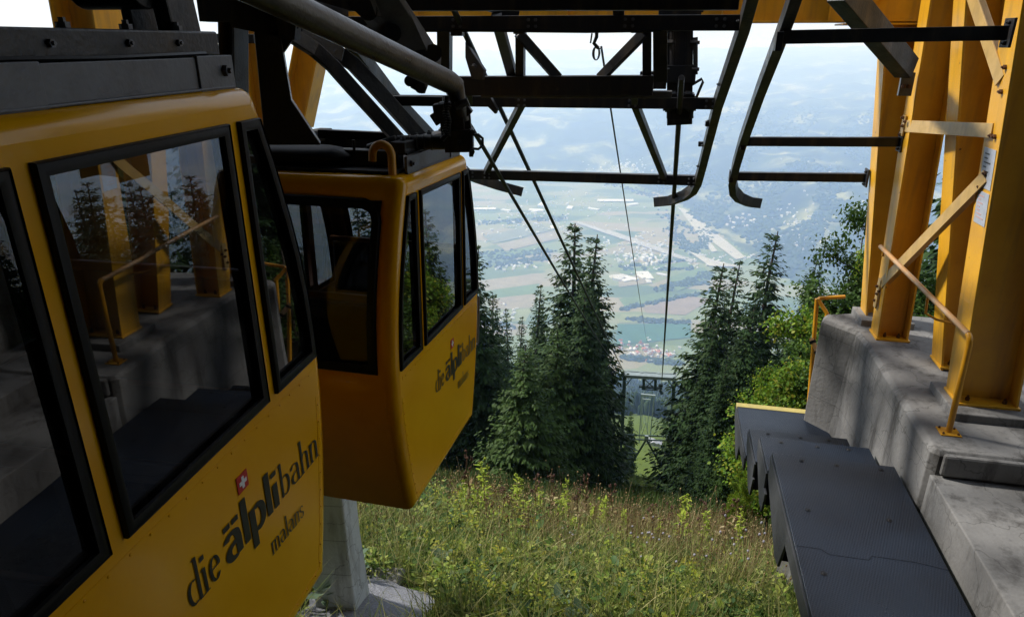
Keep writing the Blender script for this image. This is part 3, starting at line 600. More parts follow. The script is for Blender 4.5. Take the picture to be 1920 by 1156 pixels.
def right_guide():
    loc = S(7.5, .83, -.8); h = thing('guide_rail', 'dark bent guide rail with flared end, held by bars from the yellow columns', 'guide rail', loc)
    def part(name, fn, m='steel'): g = MB(); fn(g); return shift(g, loc).build_each(name, M[m], h, None, .004)
    R3 = [S(4.9, .86, .95), S(5.4, .85, .6), S(5.9, .84, .22), S(6.2, .83, .0), S(7, .83, -.42), S(8.0, .83, -1.02), S(8.4, .83, -1.33), S(8.7, .84, -1.58), S(8.9, .89, -1.74), S(9.1, .99, -1.86), S(9.3, 1.14, -1.95), S(9.45, 1.28, -1.99)]
    part('rail', lambda g: g.strip(R3, .085, .13))
    part('support_bar', lambda g: g.bar(at_a(1466, 70, 6), at_a(1892, 62, 6), .1, .1)); part('support_bar', lambda g: g.bar(at_a(1398, 265, 8), at_a(1690, 266, 8), .08, .095)); part('support_bar', lambda g: g.bar(at_a(1376, 330, 8.6), at_a(1626, 333, 8.6), .08, .10))
    for x_, y_, a_ in ((1890, 62, 5.97), (1688, 266, 7.97), (1624, 333, 8.57)):
        part('end_plate', lambda g: g.box(at_a(x_, y_, a_), (.02, .16, .2), ROTL)); part('bolt', lambda g: [g.bolt(at_a(x_, y_, a_) + S(-.02 + 0 * d_, -.012, d_), S(0, -1, 0), .016, .016) for d_ in (-.07, .07)] and None)
    part('cleat', lambda g: [g.box(at_a(x, y, a), (.05, .1, .14), ROTL) for x, y, a in ((1460, 78, 5.97), (1393, 268, 7.97), (1371, 330, 8.57))])
right_guide()
g = MB(); g.bar(at_a(1575, -20, 6.62), at_a(1700, 128, 7.72), .16, .2)
pl = tag(g.build('diagonal_strut', M['steel'], None, None, .005), 'thick dark diagonal strut running down to a bolted lug on the yellow column', 'strut')
g = MB(); g.box(at_a(1699, 158, 7.75), (.12, .05, .22), ROTL); pp = g.build('bolted_lug', M['greysteel'], pl, None, .004)
g = MB(); [g.bolt(at_a(x, 162, 7.71), (-.2, -1, 0), .022, .02) for x in (1694, 1704)]; g.build_each('bolt', M['rust'], pp)

# ------------------------------------------------------------------ carriage on the right-hand cable
def carriage():
    aR = 7.3
    A = aR - .15; loc = at_a(1272, 200, A); h = thing('cable_carriage', 'black bolted carriage head gripping the single thick cable', 'carriage', loc)
    p = lambda x, y, d=0: at_a(x, y, A + d)
    def part(name, fn, m='steel', sm=None, bev=.005): g = MB(); fn(g); return shift(g, loc).build_each(name, M[m], h, sm, bev)
    up = (SL, CL, 0)
    part('column', lambda g: (g.bar(p(1275, -60), p(1274, 232), .24, .24, up), g.bar(p(1262, 30, -.1), p(1262, 130, -.1), .05, .05, up), g.bar(p(1290, 30, -.1), p(1290, 130, -.1), .05, .05, up)))
    part('flange', lambda g: (g.bar(p(1245, 138), p(1304, 138), .3, .16), g.bar(p(1250, 182), p(1302, 182), .3, .07), g.bar(p(1252, 213), p(1292, 213), .26, .1), g.bar(p(1236, 14), p(1312, 14), .3, .14), g.bar(p(1200, 150), p(1250, 150), .2, .16), g.bar(p(1256, 228), p(1289, 228), .2, .03)))
    part('guide_rod', lambda g: [g.tube([p(x, y0, -.12), p(x, y1, -.12)], .022, 8) for x, y0, y1 in ((1260, 60, 140), (1304, 70, 140), (1254, 190, 222), (1296, 190, 222), (1250, 5, 40), (1298, 5, 40))], 'steel', 40, 0)
    part('bolt', lambda g: [(g.tube([p(x - 5, y, -.13), p(x + 5, y, -.13)], .03, 6), g.tube([p(x - 9, y, -.13), p(x + 9, y, -.13)], .016, 8)) for x, y in ((1256, 80), (1303, 80), (1250, 130), (1302, 130), (1252, 205), (1296, 205), (1310, 20), (1262, 176), (1290, 176))] and None, 'steel', 40, 0)
    part('lever', lambda g: g.tube([p(1296, 160, -.1), p(1316, 148, -.1), p(1318, 154, -.1), p(1306, 182, -.1), p(1296, 182, -.1)], .013, 8), 'steel', 40, 0)
    part('roller', lambda g: (g.tube([p(1254, 26, -.2), p(1254, 26, .1)], .09, 18), g.tube([p(1296, 26, -.2), p(1296, 26, .1)], .09, 18)), 'steel', 40, 0)
    return aR
aR = carriage()
# ------------------------------------------------------------------ cables
def cable(p0, p1, r, name, label, cat, sag=0, n=40, ext=.5):
    p0 = Vector(p0); p1 = Vector(p1); d = p1 - p0; pts = []
    for i in range(n + 1):
        t = -ext * 2 / d.length + i / n * (1 + ext * 2 / d.length); q = p0 + d * t; q.z -= sag * 4 * max(t, 0) * (1 - t); pts.append(q)
    g = MB(); g.tube(pts, r, 8); return tag(g.build(name, M['cable'], None, 60), label, cat)
TA = 49.4
cable(at_a(1272, 236, aR), at_a(1240.5, 722, TA), .027, 'carrying_cable', 'thick black cable hanging below the carriage head and running to the pylon', 'cable', .1)
cable(at_b(885, 240, -2.0), at_a(1164, 694, TA), .024, 'carrying_cable', 'outer of two dark cables slanting from behind the far cabin grip to the pylon', 'cable', .25, ext=1.0)
cable(at_b(960, 250, -1.75), at_a(1172, 700, TA), .026, 'carrying_cable', 'inner of two dark cables slanting past the spruce tops to the pylon', 'cable', .1, ext=1.4)
pA = at_a(1128, 92, 7.0); cable(pA, at_a(1214, 645, 120), .011, 'signal_wire', 'very thin wire dropping from the coiled hook toward the valley', 'wire', .2, ext=.02)
g = MB(); hk = at_a(1119, 58, 6.3)
g.tube([hk, hk + Vector((0, 0, -.05)), hk + Vector((-.02, 0, -.1)), hk + Vector((.02, 0, -.14))], .016, 8)
for k in range(3): g.tube([hk + Vector((.005 + (.02 + .006 * k) * math.sin(t), .01 * k, -.18 + .055 * math.cos(t))) for t in [i * math.pi / 8 for i in range(17)]], .005, 6)
g.tube([hk + Vector((-.04, 0, -.02)), hk + Vector((-.05, 0, -.1))], .008, 6); g.tube([hk + Vector((.02, 0, -.14)), pA], .006, 6)
tag(g.build('coiled_wire', M['steel'], None, 50), 'small hook with looped wire coil hanging below the dark top crossbar', 'wire coil')
# ------------------------------------------------------------------ yellow columns
BDIR = S(0, 1, 0)
def column(label, a, b0, z0, b1, z1, wd, dp, plate=True, a1=None, group=None):
    """H section leaning from (b0, z0) to (b1, z1); a is the middle of its flanges"""
    a1 = a if a1 is None else a1
    base = S(a, b0, z0); k = (2.7 - z0) / (z1 - z0); top = S(a + (a1 - a) * k, b0 + (b1 - b0) * k, 2.7)
    h = thing('steel_column', label, 'column', base, group)
    g = MB(); g.hbeam(base, top, BDIR, wd, dp, .022, .014); shift(g, base).build('column_shaft', M['yel'], h, None, .003)
    if plate:
        g = MB(); g.box(base + Vector((0, 0, .012)), (dp + .03, wd + .03, .024), ROTL); pl = shift(g, base).build('base_plate', M['yel'], h, None, .003)
        g = MB()
        for sa in (-1, 1):
            for sb in (-1, 1): g.bolt(base + ROTL @ Vector((sb * (dp / 2 - .09), sa * (wd / 2 - .06), .024)), (0, 0, 1), .018, .03)
        shift(g, base).build_each('anchor_bolt', M['rust'], pl)
    return h
COLD = dict(a=6.30, b0=3.0, z0=-3.04, b1=2.735, z1=.07, wd=.30, dp=.48)
COLB = dict(a=7.88, b0=2.66, z0=-3.12, b1=2.50, z1=.38, wd=.27, dp=.32)
COLA = dict(a=8.42, b0=2.68, z0=-3.10, b1=2.33, z1=0.0, wd=.26, dp=.34)
COLC = dict(a=7.2, b0=3.10, z0=-3.10, b1=2.58, z1=.33, wd=.28, dp=.34)
cD = column('big yellow column on a concrete pad, with white notices on its side', **COLD)
cB = column('slanting yellow column behind the top end of the bare handrail', **COLB)
column('upright yellow column at the wall end, under the end of the portal beam', **COLA)
column('yellow column half hidden behind the one with notices', **COLC)
def flange(c, z, off=0.0, da=0.0):                      # a point on a column's left flange face
    k = (z - c['z0']) / (c['z1'] - c['z0']); return S(c['a'] + da, c['b0'] + (c['b1'] - c['b0']) * k - c['dp'] / 2 - off, z)
g = MB()
for p, q in ((flange(COLB, -.80, .008), flange(COLD, -.66, .008)), (flange(COLB, -2.53, .008), flange(COLD, -1.05, .008)), (flange(COLB, 1.2, .008), flange(COLD, -.28, .008))): g.bar(p, q, .012, .115, (0, 0, 1))
br = thing('cross_bracing', 'flat yellow brace bars bolted between the noticed and the slanting yellow column', 'bracing', S(7, 2.4, -1))
loc = S(7, 2.4, -1)
for i, (p, q) in enumerate(((flange(COLB, -.80, .008), flange(COLD, -.66, .008)), (flange(COLB, -2.50, .008), flange(COLD, -1.02, .008)), (flange(COLB, 1.2, .008), flange(COLD, -.28, .008)))):
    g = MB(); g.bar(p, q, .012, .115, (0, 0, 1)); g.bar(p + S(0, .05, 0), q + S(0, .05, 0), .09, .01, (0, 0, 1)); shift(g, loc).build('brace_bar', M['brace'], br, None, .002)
for z in (-.80, -2.62):
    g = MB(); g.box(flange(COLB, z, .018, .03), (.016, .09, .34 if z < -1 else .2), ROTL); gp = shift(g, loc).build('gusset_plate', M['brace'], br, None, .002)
    g = MB(); [g.bolt(flange(COLB, z + dz, .026, da), -BDIR, .017, .016) for dz, da in ((.08, .03), (-.0, .0), (-.09, .04), (.05, -.06))]; shift(g, loc).build_each('bolt', M['rust'], gp)
g = MB()
for z, da in ((-.18, -.05), (-.36, -.05), (-.70, -.06), (-.70, .0), (-1.0, -.0), (-1.12, .06)): g.bolt(flange(COLD, z, .001, da), -BDIR, .02, .02)
shift(g, loc).build_each('bolt', M['rust'], br)
def notice(z0, z1, da0, da1, label):
    g = MB(); g.prism([flange(COLD, z0, .002, da0), flange(COLD, z0, .002, da1), flange(COLD, z1, .002, da1), flange(COLD, z1, .002, da0)], -BDIR * .003); o = g.build('notice', M['paper']); tag(o, label, 'notice')
    g = MB(); n = 0
    for i in range(7):
        z = z1 + (z0 - z1) * (.16 + i * .11); ln = .2 + .55 * random.random(); s0 = .14
        g.prism([flange(COLD, z, .0055, da1 + (da0 - da1) * s0), flange(COLD, z, .0055, da1 + (da0 - da1) * (s0 + ln)), flange(COLD, z + .011, .0055, da1 + (da0 - da1) * (s0 + ln)), flange(COLD, z + .011, .0055, da1 + (da0 - da1) * s0)], -BDIR * .001)
    g.build_each('print_line', M['skirt'] if z0 > -1.2 else M['faded'], o)
notice(-1.12, -.80, -.12, .10, 'upper white notice sheet stuck on the big yellow column')
notice(-1.42, -1.15, -.12, .10, 'lower pale notice sheet with faded red marks on the big yellow column')
# portal
loc = S(8.42, -1, .4); h = thing('portal_beam', 'yellow steel beam across the top edge with a bent splice at its end', 'beam', loc)
g = MB(); g.hbeam(S(8.42, -4.6, .52), S(8.42, 2.2, .52), (0, 0, 1), .30, .66, .02, .014)
for b in (-3.0, -1.2, .5, 1.7): g.box(S(8.34, b, .52), (.014, .13, .61), ROTL)
shift(g, loc).build('beam', M['yel'], h, None, .003)
g = MB(); g.prism([S(8.22, 1.55, .195), S(8.22, 2.52, .195), S(8.22, 2.52, .60), S(8.22, 2.25, .9), S(8.22, 1.55, .60)], S(-.012, 0, 0)); g.box(S(8.3, 2.1, .17), (.84, .4, .016), ROTL); g.bar(S(8.2, 1.75, .18), S(8.2, 2.3, .8), .02, .1); shift(g, loc).build_each('splice_plate', M['yel'], h, None, .002)
column('leaning yellow column seen between the two bent struts', 8.42, -4.75, -1.0, -4.38, .06, .3, .34, False)
column('broad yellow column standing behind the black roof beam of the close cabin', 6.5, -5.95, -1.4, -5.86, .2, .46, .5, False)
column('narrow yellow column seen beside the hanger mast', 7.4, -4.62, -3, -4.55, .2, .2, .22, False)
for pts_, nm, lab in ((((437, 20, 5.2), (440, 240, 5.2), .2, .14, (SL, CL, 0)), 'track_post', 'dark upright track post beside the close cabin roof corner'), (((390, 72, 6.9), (480, 73, 6.9), .09, .09, (0, 0, 1)), 'tie_bar', 'short dark tie bar behind the upright track post'),
                      (((-20, 66, 3.4), (60, 88, 3.3), .1, .1, (0, 0, 1)), 'tie_bar', 'dark sloping tie bar running off behind the close cabin roof beam'), (((380, 15, 5.1), (600, 18, 5.3), .2, .2, (0, 0, 1)), 'top_girder', 'black girder above the upright track post and the hanger mast')):
    (x0, y0, a0), (x1, y1, a1), w_, h_, up_ = pts_; g = MB(); g.hbeam(at_a(x0, y0, a0), at_a(x1, y1, a1), BDIR, w_, h_) if nm == 'track_post' else g.bar(at_a(x0, y0, a0), at_a(x1, y1, a1), w_, h_, up_)
    tag(g.build(nm, M['steel'], None, None, .004), lab, 'post' if nm == 'track_post' else 'beam')
# ------------------------------------------------------------------ concrete: wall with ledge, stair, pads
loc = S(6.5, 3, -4); h = thing('concrete_wall', 'weathered concrete wall and ledge carrying the yellow columns', 'wall', loc)
def part(h, name, fn, m, bev=0, sm=None): g = MB(); fn(g); return shift(g, loc).build(name, M[m], h, sm, bev)
def wallblock(g):
    top = [(5.42, 2.40), (5.47, 2.34), (7.55, 2.36), (7.95, 2.33), (8.28, 2.02), (8.45, 2.08), (8.62, 2.6), (8.62, 4.4), (5.42, 4.4)]
    bot = [(5.42, 2.40), (5.47, 2.34), (7.55, 2.34), (7.95, 2.31), (8.45, 2.05), (8.6, 2.10), (8.62, 2.6), (8.62, 4.4), (5.42, 4.4)]
    ins = [(a + (.03 if i in (0, 8) else 0), b + (.04 if 1 <= i <= 5 else 0)) for i, (a, b) in enumerate(top)]
    g.loft([[S(a, b, -9.5) for a, b in bot], [S(a, b, -3.16) for a, b in top], [S(a, b, -3.12) for a, b in ins]])
part(h, 'wall', wallblock, 'conc', .008)
part(h, 'stair', lambda g: (g.sbox(1.2, 5.418, 2.36, 3.15, -6.5, -3.34), g.sbox(1.2, 5.418, 3.152, 4.4, -6.5, -3.14)), 'conc', .01)
part(h, 'ledge_nose', lambda g: g.prism([S(5.42, 2.42, -3.325), S(5.42, 3.14, -3.325), S(5.42, 3.14, -3.125), S(5.42, 2.42, -3.125)], S(-.05, 0, 0)), 'conc', .022)
part(h, 'column_pad', lambda g: g.sbox(5.98, 6.62, 2.68, 3.36, -3.14, -3.04), 'conc', .012)
part(h, 'column_pad', lambda g: g.sbox(8.14, 8.6, 2.42, 3.0, -3.14, -3.04), 'conc', .012)
part(h, 'footing', lambda g: g.sbox(1.0, 4.35, 1.32, 2.3, -9.5, -4.3), 'conc2')
loc = S(9, 4.5, -3.2); g = MB(); g.sbox(5.6, 6.4, 3.9, 4.3, -3.12, -2.1); o = shift(g, (0, 0, 0)).build('parapet_wall', M['conc'], None, None, .01); tag(o, 'dark concrete parapet block behind the big yellow column', 'wall')
# ------------------------------------------------------------------ handrail and small end railing
loc = S(5.77, 2.56, -3.12); h = thing('handrail', 'bare worn handrail on a bent yellow post, running past the columns', 'railing', loc)
zr_ = -2.22; b_ = 2.54
rA = S(5.80, b_, zr_); rB = at_a(1651, 462, 7.70); g = MB(); g.tube([rA, rA + (rB - rA) * .4, rB], .024, 14); shift(g, loc).build('top_rail', M['wornrail'], h, 40)
g = MB(); g.tube([S(5.76, b_ + .03, -3.11), S(5.765, b_ + .012, -2.30), S(5.765, b_ + .006, -2.26), S(5.775, b_ + .003, -2.235), S(5.80, b_, zr_)], .0245, 14); shift(g, loc).build('post', M['rail'], h, 40)
g = MB(); g.box(S(5.76, b_ + .03, -3.114), (.16, .14, .012), ROTL); bp = shift(g, loc).build('base_plate', M['rail'], h, None, .002)
g = MB(); [g.bolt(S(5.76 + i * .05, b_ + .03 + j * .058, -3.108), (0, 0, 1), .01, .01) for i in (-1, 1) for j in (-1, 1)]; shift(g, loc).build_each('bolt', M['rust'], bp)
g = MB(); g.tube([S(6.55, b_ - .08, zr_ + .05), S(6.56, b_ - .06, zr_ - .12), S(6.5, b_ + .02, zr_ - .15), S(6.4, b_ + .16, zr_ - .15)], .012, 8); shift(g, loc).build_each('bracket', M['rail'], h, 40)
g = MB(); g.tube([rB - Vector((0, 0, .02)) - (rB - rA) * .05, rB - Vector((0, 0, .07)) - (rB - rA) * .05], .014, 8); shift(g, loc).build_each('bracket', M['rail'], h, 40)
aE = 8.62; loc = at_a(1520, 768, aE); h = thing('end_railing', 'small yellow tube railing at the foot end of the black steps', 'railing', loc)
p = lambda x, y, a=aE: at_a(x, y, a)
for q0, q1 in ((p(1514, 790), p(1532, 560, aE + .08)), (p(1529, 790), p(1551, 588))):
    g = MB(); g.tube([q0, q1], .026, 12); shift(g, loc).build('post', M['rail'], h, 40)
g = MB(); g.tube([p(1551, 588), p(1533, 560, aE + .08), p(1536, 559, aE + .08), p(1584, 556, aE + .12)], .025, 12); shift(g, loc).build('top_rail', M['rail'], h, 40)
g = MB(); g.tube([p(1521, 634, aE + .02), p(1537, 668, aE - .12)], .028, 12); cr = shift(g, loc).build('cross_tube', M['wornrail'], h, 40)
g = MB()
for x, y, d in ((1524, 641, .0), (1533, 660, -.09)): q = p(x, y, aE + d); dd = (p(1537, 668, aE - .12) - p(1521, 634, aE + .02)).normalized(); g.tube([q - dd * .018, q + dd * .018], .042, 16)
g.tube([p(1536, 662), p(1546, 662)], .012, 8); shift(g, loc).build_each('collar', M['rubber'], cr, 40)
# ------------------------------------------------------------------ black rubber-matted steps
STEPS = [(1.0, 5.93, -3.62, 'longest black rubber-matted step, topmost of the flight'), (6.0, 6.64, -3.87, 'second black rubber-matted step, just below the longest one'),
         (6.66, 7.36, -4.2, 'third black rubber-matted step down, just above the yellow-edged one'), (7.3, 8.58, -4.54, 'lowest black step with a worn yellow nosing at its end')]
for i, (a0, a1, z, lab) in enumerate(STEPS):
    loc = S(a0, 1.75, z); h = thing('rubber_step', lab, 'step', loc); b0, b1 = 1.22, 2.285
    a0v = a0
    g = MB(); g.sbox(a0v, a1, b0, b1, z - .03, z); shift(g, loc).build('rubber_mat', M['deck'], h, None, .006)
    g = MB(); g.sbox(a0v, a1 - .02, b0 + .012, b1 - .01, z - .07, z - .031); shift(g, loc).build('deck_frame', M['steel'], h)
    dz = .55 if i == 0 else .46
    am = a1 - (.95 if i == 0 else .66)
    g = MB(); g.prism([S(a0v, b0 + .01, z - .032), S(a1, b0 + .01, z - .032), S(a1 - .05, b0 + .01, z - dz * .45), S(am + .16, b0 + .01, z - dz), S(am, b0 + .01, z - dz * .95), S(am - .12, b0 + .01, z - .2), S(a0v, b0 + .01, z - .2)] if i == 0 else
                  [S(a0v, b0 + .01, z - .032), S(a1, b0 + .01, z - .032), S(a1 - .05, b0 + .01, z - dz * .4), S(am + .14, b0 + .01, z - dz), S(am - .02, b0 + .01, z - dz * .97), S(am - .08, b0 + .01, z - .2), S(a0v, b0 + .01, z - .2)], -BDIR * .022)
    shift(g, loc).build('side_fascia', M['skirt'], h, None, .003)
    g = MB(); g.prism([S(a1 - .03, b0 + .03, z - .072), S(a1 - .03, b1 - .02, z - .072), S(am + .1, b1 - .02, z - dz * .98), S(am + .1, b0 + .03, z - dz * .98)], S(.02, 0, 0)); shift(g, loc).build('riser_panel', M['skirt'], h)
    g = MB()
    if i == 0: pts = [(a1 - .08, .25), (a1 - .09, .55), (a1 - .08, .93), (5.1, .18), (4.35, .16), (5.1, .8)]
    else: pts = [(a1 - .08, .2), (a1 - .09, .55), (a1 - .08, .85)]
    for a, f in pts: g.tube([S(a, b0 + f, z - .004), S(a, b0 + f, z + .003)], .024, 12); g.dome(S(a, b0 + f, z + .003), (0, 0, 1), .013, .006, 8)
    if i < 3: shift(g, loc).build_each('screw', M['steel'], h, 40)
    if i == 0:                                           # the jigsaw joint between two mats
        g = MB(); bb = b0 + .02; st = .0
        for k, (wd_, da) in enumerate(((.17, 0), (.05, -.05), (.28, -.05), (.03, 0), (.3, 0.0), (.22, -.04))):
            nx = bb + wd_; g.bar(S(4.62 + st, bb, z + .0005), S(4.62 + da, nx, z + .0005), .004, .002); st = da; bb = nx
        shift(g, loc).build_each('mat_joint', M['rubber'], h)
    if i == 3: g = MB(); g.sbox(a1 - .09, a1 + .02, b0 - .004, b1 + .004, z - .045, z + .006); shift(g, loc).build('nosing', M['nosing'], h, None, .006)
# ------------------------------------------------------------------ pillar and blocks under the cabins
zg = float(ground(5.6, -3.1)); loc = at_f(640, 1085, 5.75); zb = loc.z - .55
h = thing('concrete_pillar', 'pale concrete pillar below the far cabin', 'pillar', loc)
g = MB(); g.loft([[loc + Vector((x * r_, y * r_, z_)) for x, y in ((-.26, -.24), (.21, -.28), (.25, .22), (-.22, .26))] for r_, z_ in ((.98, -.6), (.90, 0), (.82, .5), (.80, 1.9))]); shift(g, loc).build('shaft', M['conc2'], h, None, .02)
g = MB(); q = at_f(712, 1092, 6.6); g.loft([[q + Vector((x, y, z)) for x, y in ((-.35, -.2), (.23, -.26), (.30, .2), (-.24, .25))] for z in (-.5, .03)] + [[q + Vector((x * .9, y * .88, .08)) for x, y in ((-.35, -.2), (.23, -.26), (.30, .2), (-.24, .25))]])
tag(g.build('foundation_block', M['conc'], None, None, .03), 'low cracked concrete block in the grass beside the pale pillar', 'block')
# ------------------------------------------------------------------ station roof, floor and rear wall (shade everything near)
loc = S(0, -2, 3); h = thing('station_roof', 'large dark station roof over the track and columns', 'roof', loc)
g = MB(); g.sbox(-9, 4.9, -9.5, 5.6, 2.75, 3.0); shift(g, loc).build('roof_deck', M['steel'], h)
for a in (-6, -2, 2, 4.6): g = MB(); g.sbox(a - .1, a + .1, -9.4, 5.5, 2.45, 2.745); shift(g, loc).build('rafter', M['yel'], h)
g = MB(); g.sbox(-9, -8.7, -9.5, 5.6, -3.2, 2.745); g.sbox(-8.7, 2.4, -9.5, -9.2, -6, 2.745); g.sbox(-8.7, 3.4, 5.3, 5.6, -6, 2.745); o = tag(g.build('station_wall', M['conc']), 'concrete rear wall of the station, with side walls added to dim the hall', 'wall')  # side walls are unseen, added to keep daylight off the cabin ends
g = MB(); g.sbox(-8.69, .1, -1.1, 5.5, -2.0, -1.72); g.sbox(-8.69, .1, 2.36, 5.5, -6.4, -2.01); o = tag(g.build('boarding_platform', M['conc']), 'raised concrete boarding platform at the rear of the hall', 'platform')
# ------------------------------------------------------------------ hillside
av = np.concatenate([np.linspace(-60, -4, 15), np.arange(-3, 20, .5), np.arange(20, 60, 2), np.geomspace(60, 2500, 60)])
bv = np.concatenate([-np.geomspace(30, 2200, 30)[::-1], np.arange(-29, -6, 1), np.arange(-6, 6.1, .5), np.arange(7, 30, 1), np.geomspace(30, 2200, 30)])
Ag, Bg = np.meshgrid(av, bv, indexing='ij'); Zg = ground(Ag, Bg)
V = np.stack([Ag * SL + Bg * CL, Ag * CL - Bg * SL, Zg], -1).reshape(-1, 3); nb = len(bv)
ii, jj = np.meshgrid(np.arange(len(av) - 1), np.arange(nb - 1), indexing='ij'); q = (ii * nb + jj).ravel()
F = np.stack([q, q + 1, q + nb + 1, q + nb], 1)[:, ::-1]
M['meadow'] = mat('meadow_ground', (.095, .13, .022), .9, 0, .95, .25, (.05, .075, .014), .5, 3, spec=.1, detail=12)
M['soil'] = mat('meadow_soil', (.030, .032, .012), .95, 0, .9, 3, (.014, .014, .007), .5, 12, spec=.05)
structure(np_mesh('hillside', V, F, [M['meadow'], M['soil']], midx=((ii < np.searchsorted(av, 17)) & (ii > 10)).astype(np.int32).ravel(), smooth=True))
M['gravel'] = mat('grey_gravel', (.26, .27, .30), .9, 0, .9, 40, (.10, .10, .115), 1, 55, spec=.2)
c = at_f(690, 1150, 5.6); an = np.linspace(0, 2 * np.pi, 40, endpoint=False)
g = MB(); cx = c.x * SL + c.y * CL; cb = c.x * CL - c.y * SL; pts = []
for rr in (1, .5):
    for t in an:
        k = rr * (1 + .12 * math.sin(3 * t + 1) + .08 * math.sin(7 * t)); a_ = cx + 1.0 * k * math.sin(t); b2 = cb + .75 * k * math.cos(t); pts.append(S(a_, b2, float(ground(a_, b2)) + .03 + (.02 if rr < 1 else 0)))
pts.append(S(cx, cb, float(ground(cx, cb)) + .055)); g.add(pts, [(k, (k + 1) % 40, 40 + (k + 1) % 40, 40 + k) for k in range(40)] + [(40 + k, 40 + (k + 1) % 40, 80) for k in range(40)])
structure(g.build('gravel', M['gravel']))
# ------------------------------------------------------------------ meadow plants
def blades(n, amin, amax, bmin, bmax, hmin, hmax, wd, lean, dens=None, seg=3):
    a = RNG.uniform(amin, amax, n * 3); b = RNG.uniform(bmin, bmax, n * 3)
    keep = np.ones(len(a), bool) if dens is None else RNG.random(len(a)) < dens(a, b)
    a = a[keep][:n]; b = b[keep][:n]; n = len(a)
    z = ground(a, b) - .02; h = hmin + (hmax - hmin) * RNG.random(n) ** 1.6
    base = np.stack([a * SL + b * CL, a * CL - b * SL, z], 1); th = RNG.uniform(0, 2 * np.pi, n); ph = th + RNG.normal(0, .6, n) + np.pi / 2
    ln = np.abs(RNG.normal(0, lean, n)) + .08; rows = []
    for k in range(seg + 1):
        t = k / seg; cx = ln * h * t ** 1.9; p = base + np.stack([np.cos(ph) * cx, np.sin(ph) * cx, h * t * (1 - .25 * ln * t)], 1)
        ww = (wd * RNG.uniform(.6, 1.3, n) * (1 - t ** 2 * .95))[:, None] * np.stack([np.cos(th), np.sin(th), np.zeros(n)], 1); rows += [p - ww, p + ww]
    V = np.stack(rows, 1).reshape(-1, 3); st = 2 * (seg + 1); o = (np.arange(n) * st)[:, None]
    F = np.concatenate([o + np.array([2 * k, 2 * k + 1, 2 * k + 3, 2 * k + 2]) for k in range(seg)], 0); return V, F
def leaves_mesh(P, D, size, N, asp=.5):
    """leaf blades: P points, D directions, N normals, folded along the midrib (2 quads each)"""
    n = len(P); D = D / np.linalg.norm(D, axis=1, keepdims=True); W = np.cross(D, N); W /= np.linalg.norm(W, axis=1, keepdims=True) + 1e-9; U = np.cross(W, D); s = size[:, None]
    v = [P, P + D * s * .35 + W * s * asp * .5 + U * s * .05, P + D * s * .8 + W * s * asp * .36 + U * s * .03, P + D * s * 1.0 - U * s * .08, P + D * s * .8 - W * s * asp * .36 + U * s * .03, P + D * s * .35 - W * s * asp * .5 + U * s * .05, P + D * s * .5 - U * s * .06]
    V = np.stack(v, 1).reshape(-1, 3); o = (np.arange(n) * 7)[:, None]
    F = np.concatenate([o + np.array(k) for k in ((0, 1, 2, 6), (6, 2, 3, 4), (0, 6, 4, 5))], 0); return V, F
M['grass'] = leaf_mat('meadow_grass', [(.045, .09, .014), (.13, .175, .035), (.26, .27, .08), (.46, .41, .19)], .6, .35)
M['drygrass'] = leaf_mat('dry_grass', [(.26, .18, .09), (.44, .35, .18), (.24, .25, .09), (.55, .46, .27), (.12, .07, .035), (.20, .25, .06)], .7, .3)
M['herb'] = leaf_mat('herb_leaf', [(.012, .032, .006), (.06, .12, .018), (.17, .25, .035), (.38, .42, .09), (.11, .14, .07)], .5, .35)
offgravel = lambda a, b: np.clip((((a - cx) / 1.05) ** 2 + ((b - cb) / .8) ** 2 - .75) * 3, .03, 1)
tuft = lambda a, b: np.clip(.35 + .8 * np.sin(a * 3.3 + np.sin(b * 2.7)) * np.sin(b * 3.9 + a), .12, 1)
V, F = blades(52000, 3.2, 14, -6.5, 2.6, .10, .80, .0055, .55, lambda a, b: tuft(a, b) * offgravel(a, b) * np.clip(1.3 - (a - 7.5) / 4, .25, 1)); structure(np_mesh('grass', V, F, M['grass']), 'stuff')
near = lambda a, b: np.clip((a - 7.6) / 2.2, .02, 1) * (.55 + .45 * np.sin(b * 2.3 + a * 1.3))
V, F = blades(24000, 6.5, 14, -6.5, 2.6, .25, .8, .0058, .3, near); structure(np_mesh('dry_grass', V, F, M['drygrass']), 'stuff')
M['fargrass'] = leaf_mat('painted_shade_grass', [(.022, .05, .010), (.04, .075, .014), (.06, .085, .02), (.09, .085, .035)], .7, .25)  # grass beyond the crest, its shade put into the darker blade colours
V, F = blades(90000, 12.8, 62, -13, 13, .2, .7, .022, .4); structure(np_mesh('grass', V, F, M['fargrass']), 'stuff')
n = 3600; a = RNG.uniform(3.4, 12.5, n); b = RNG.uniform(-6.2, 2.4, n); kk = (RNG.random(n) < np.clip(1.25 - (a - 7.5) / 4.2, .10, 1) + .5 * ((b < -1.6) & (a > 8.4))) & (offgravel(a, b) > .8); a = a[kk]; b = b[kk]; n = len(a)
CLUMP = [(.045, .55, 60, 'herb'), (.075, .5, 46, 'herb'), (.12, .62, 22, 'herb'), (.06, .35, 70, 'herb2'), (.10, .45, 34, 'herb3'), (.17, .6, 12, 'herb3')]
M['herb2'] = leaf_mat('yellowing_herb_leaf', [(.16, .24, .02), (.28, .34, .04), (.40, .34, .04), (.19, .28, .03)], .5, .4)
M['herb3'] = leaf_mat('grey_green_herb_leaf', [(.03, .07, .02), (.06, .12, .03), (.10, .17, .05), (.02, .05, .010)], .5, .3)
ct = RNG.choice(6, n, p=[.30, .26, .12, .14, .12, .06]); acc = {}
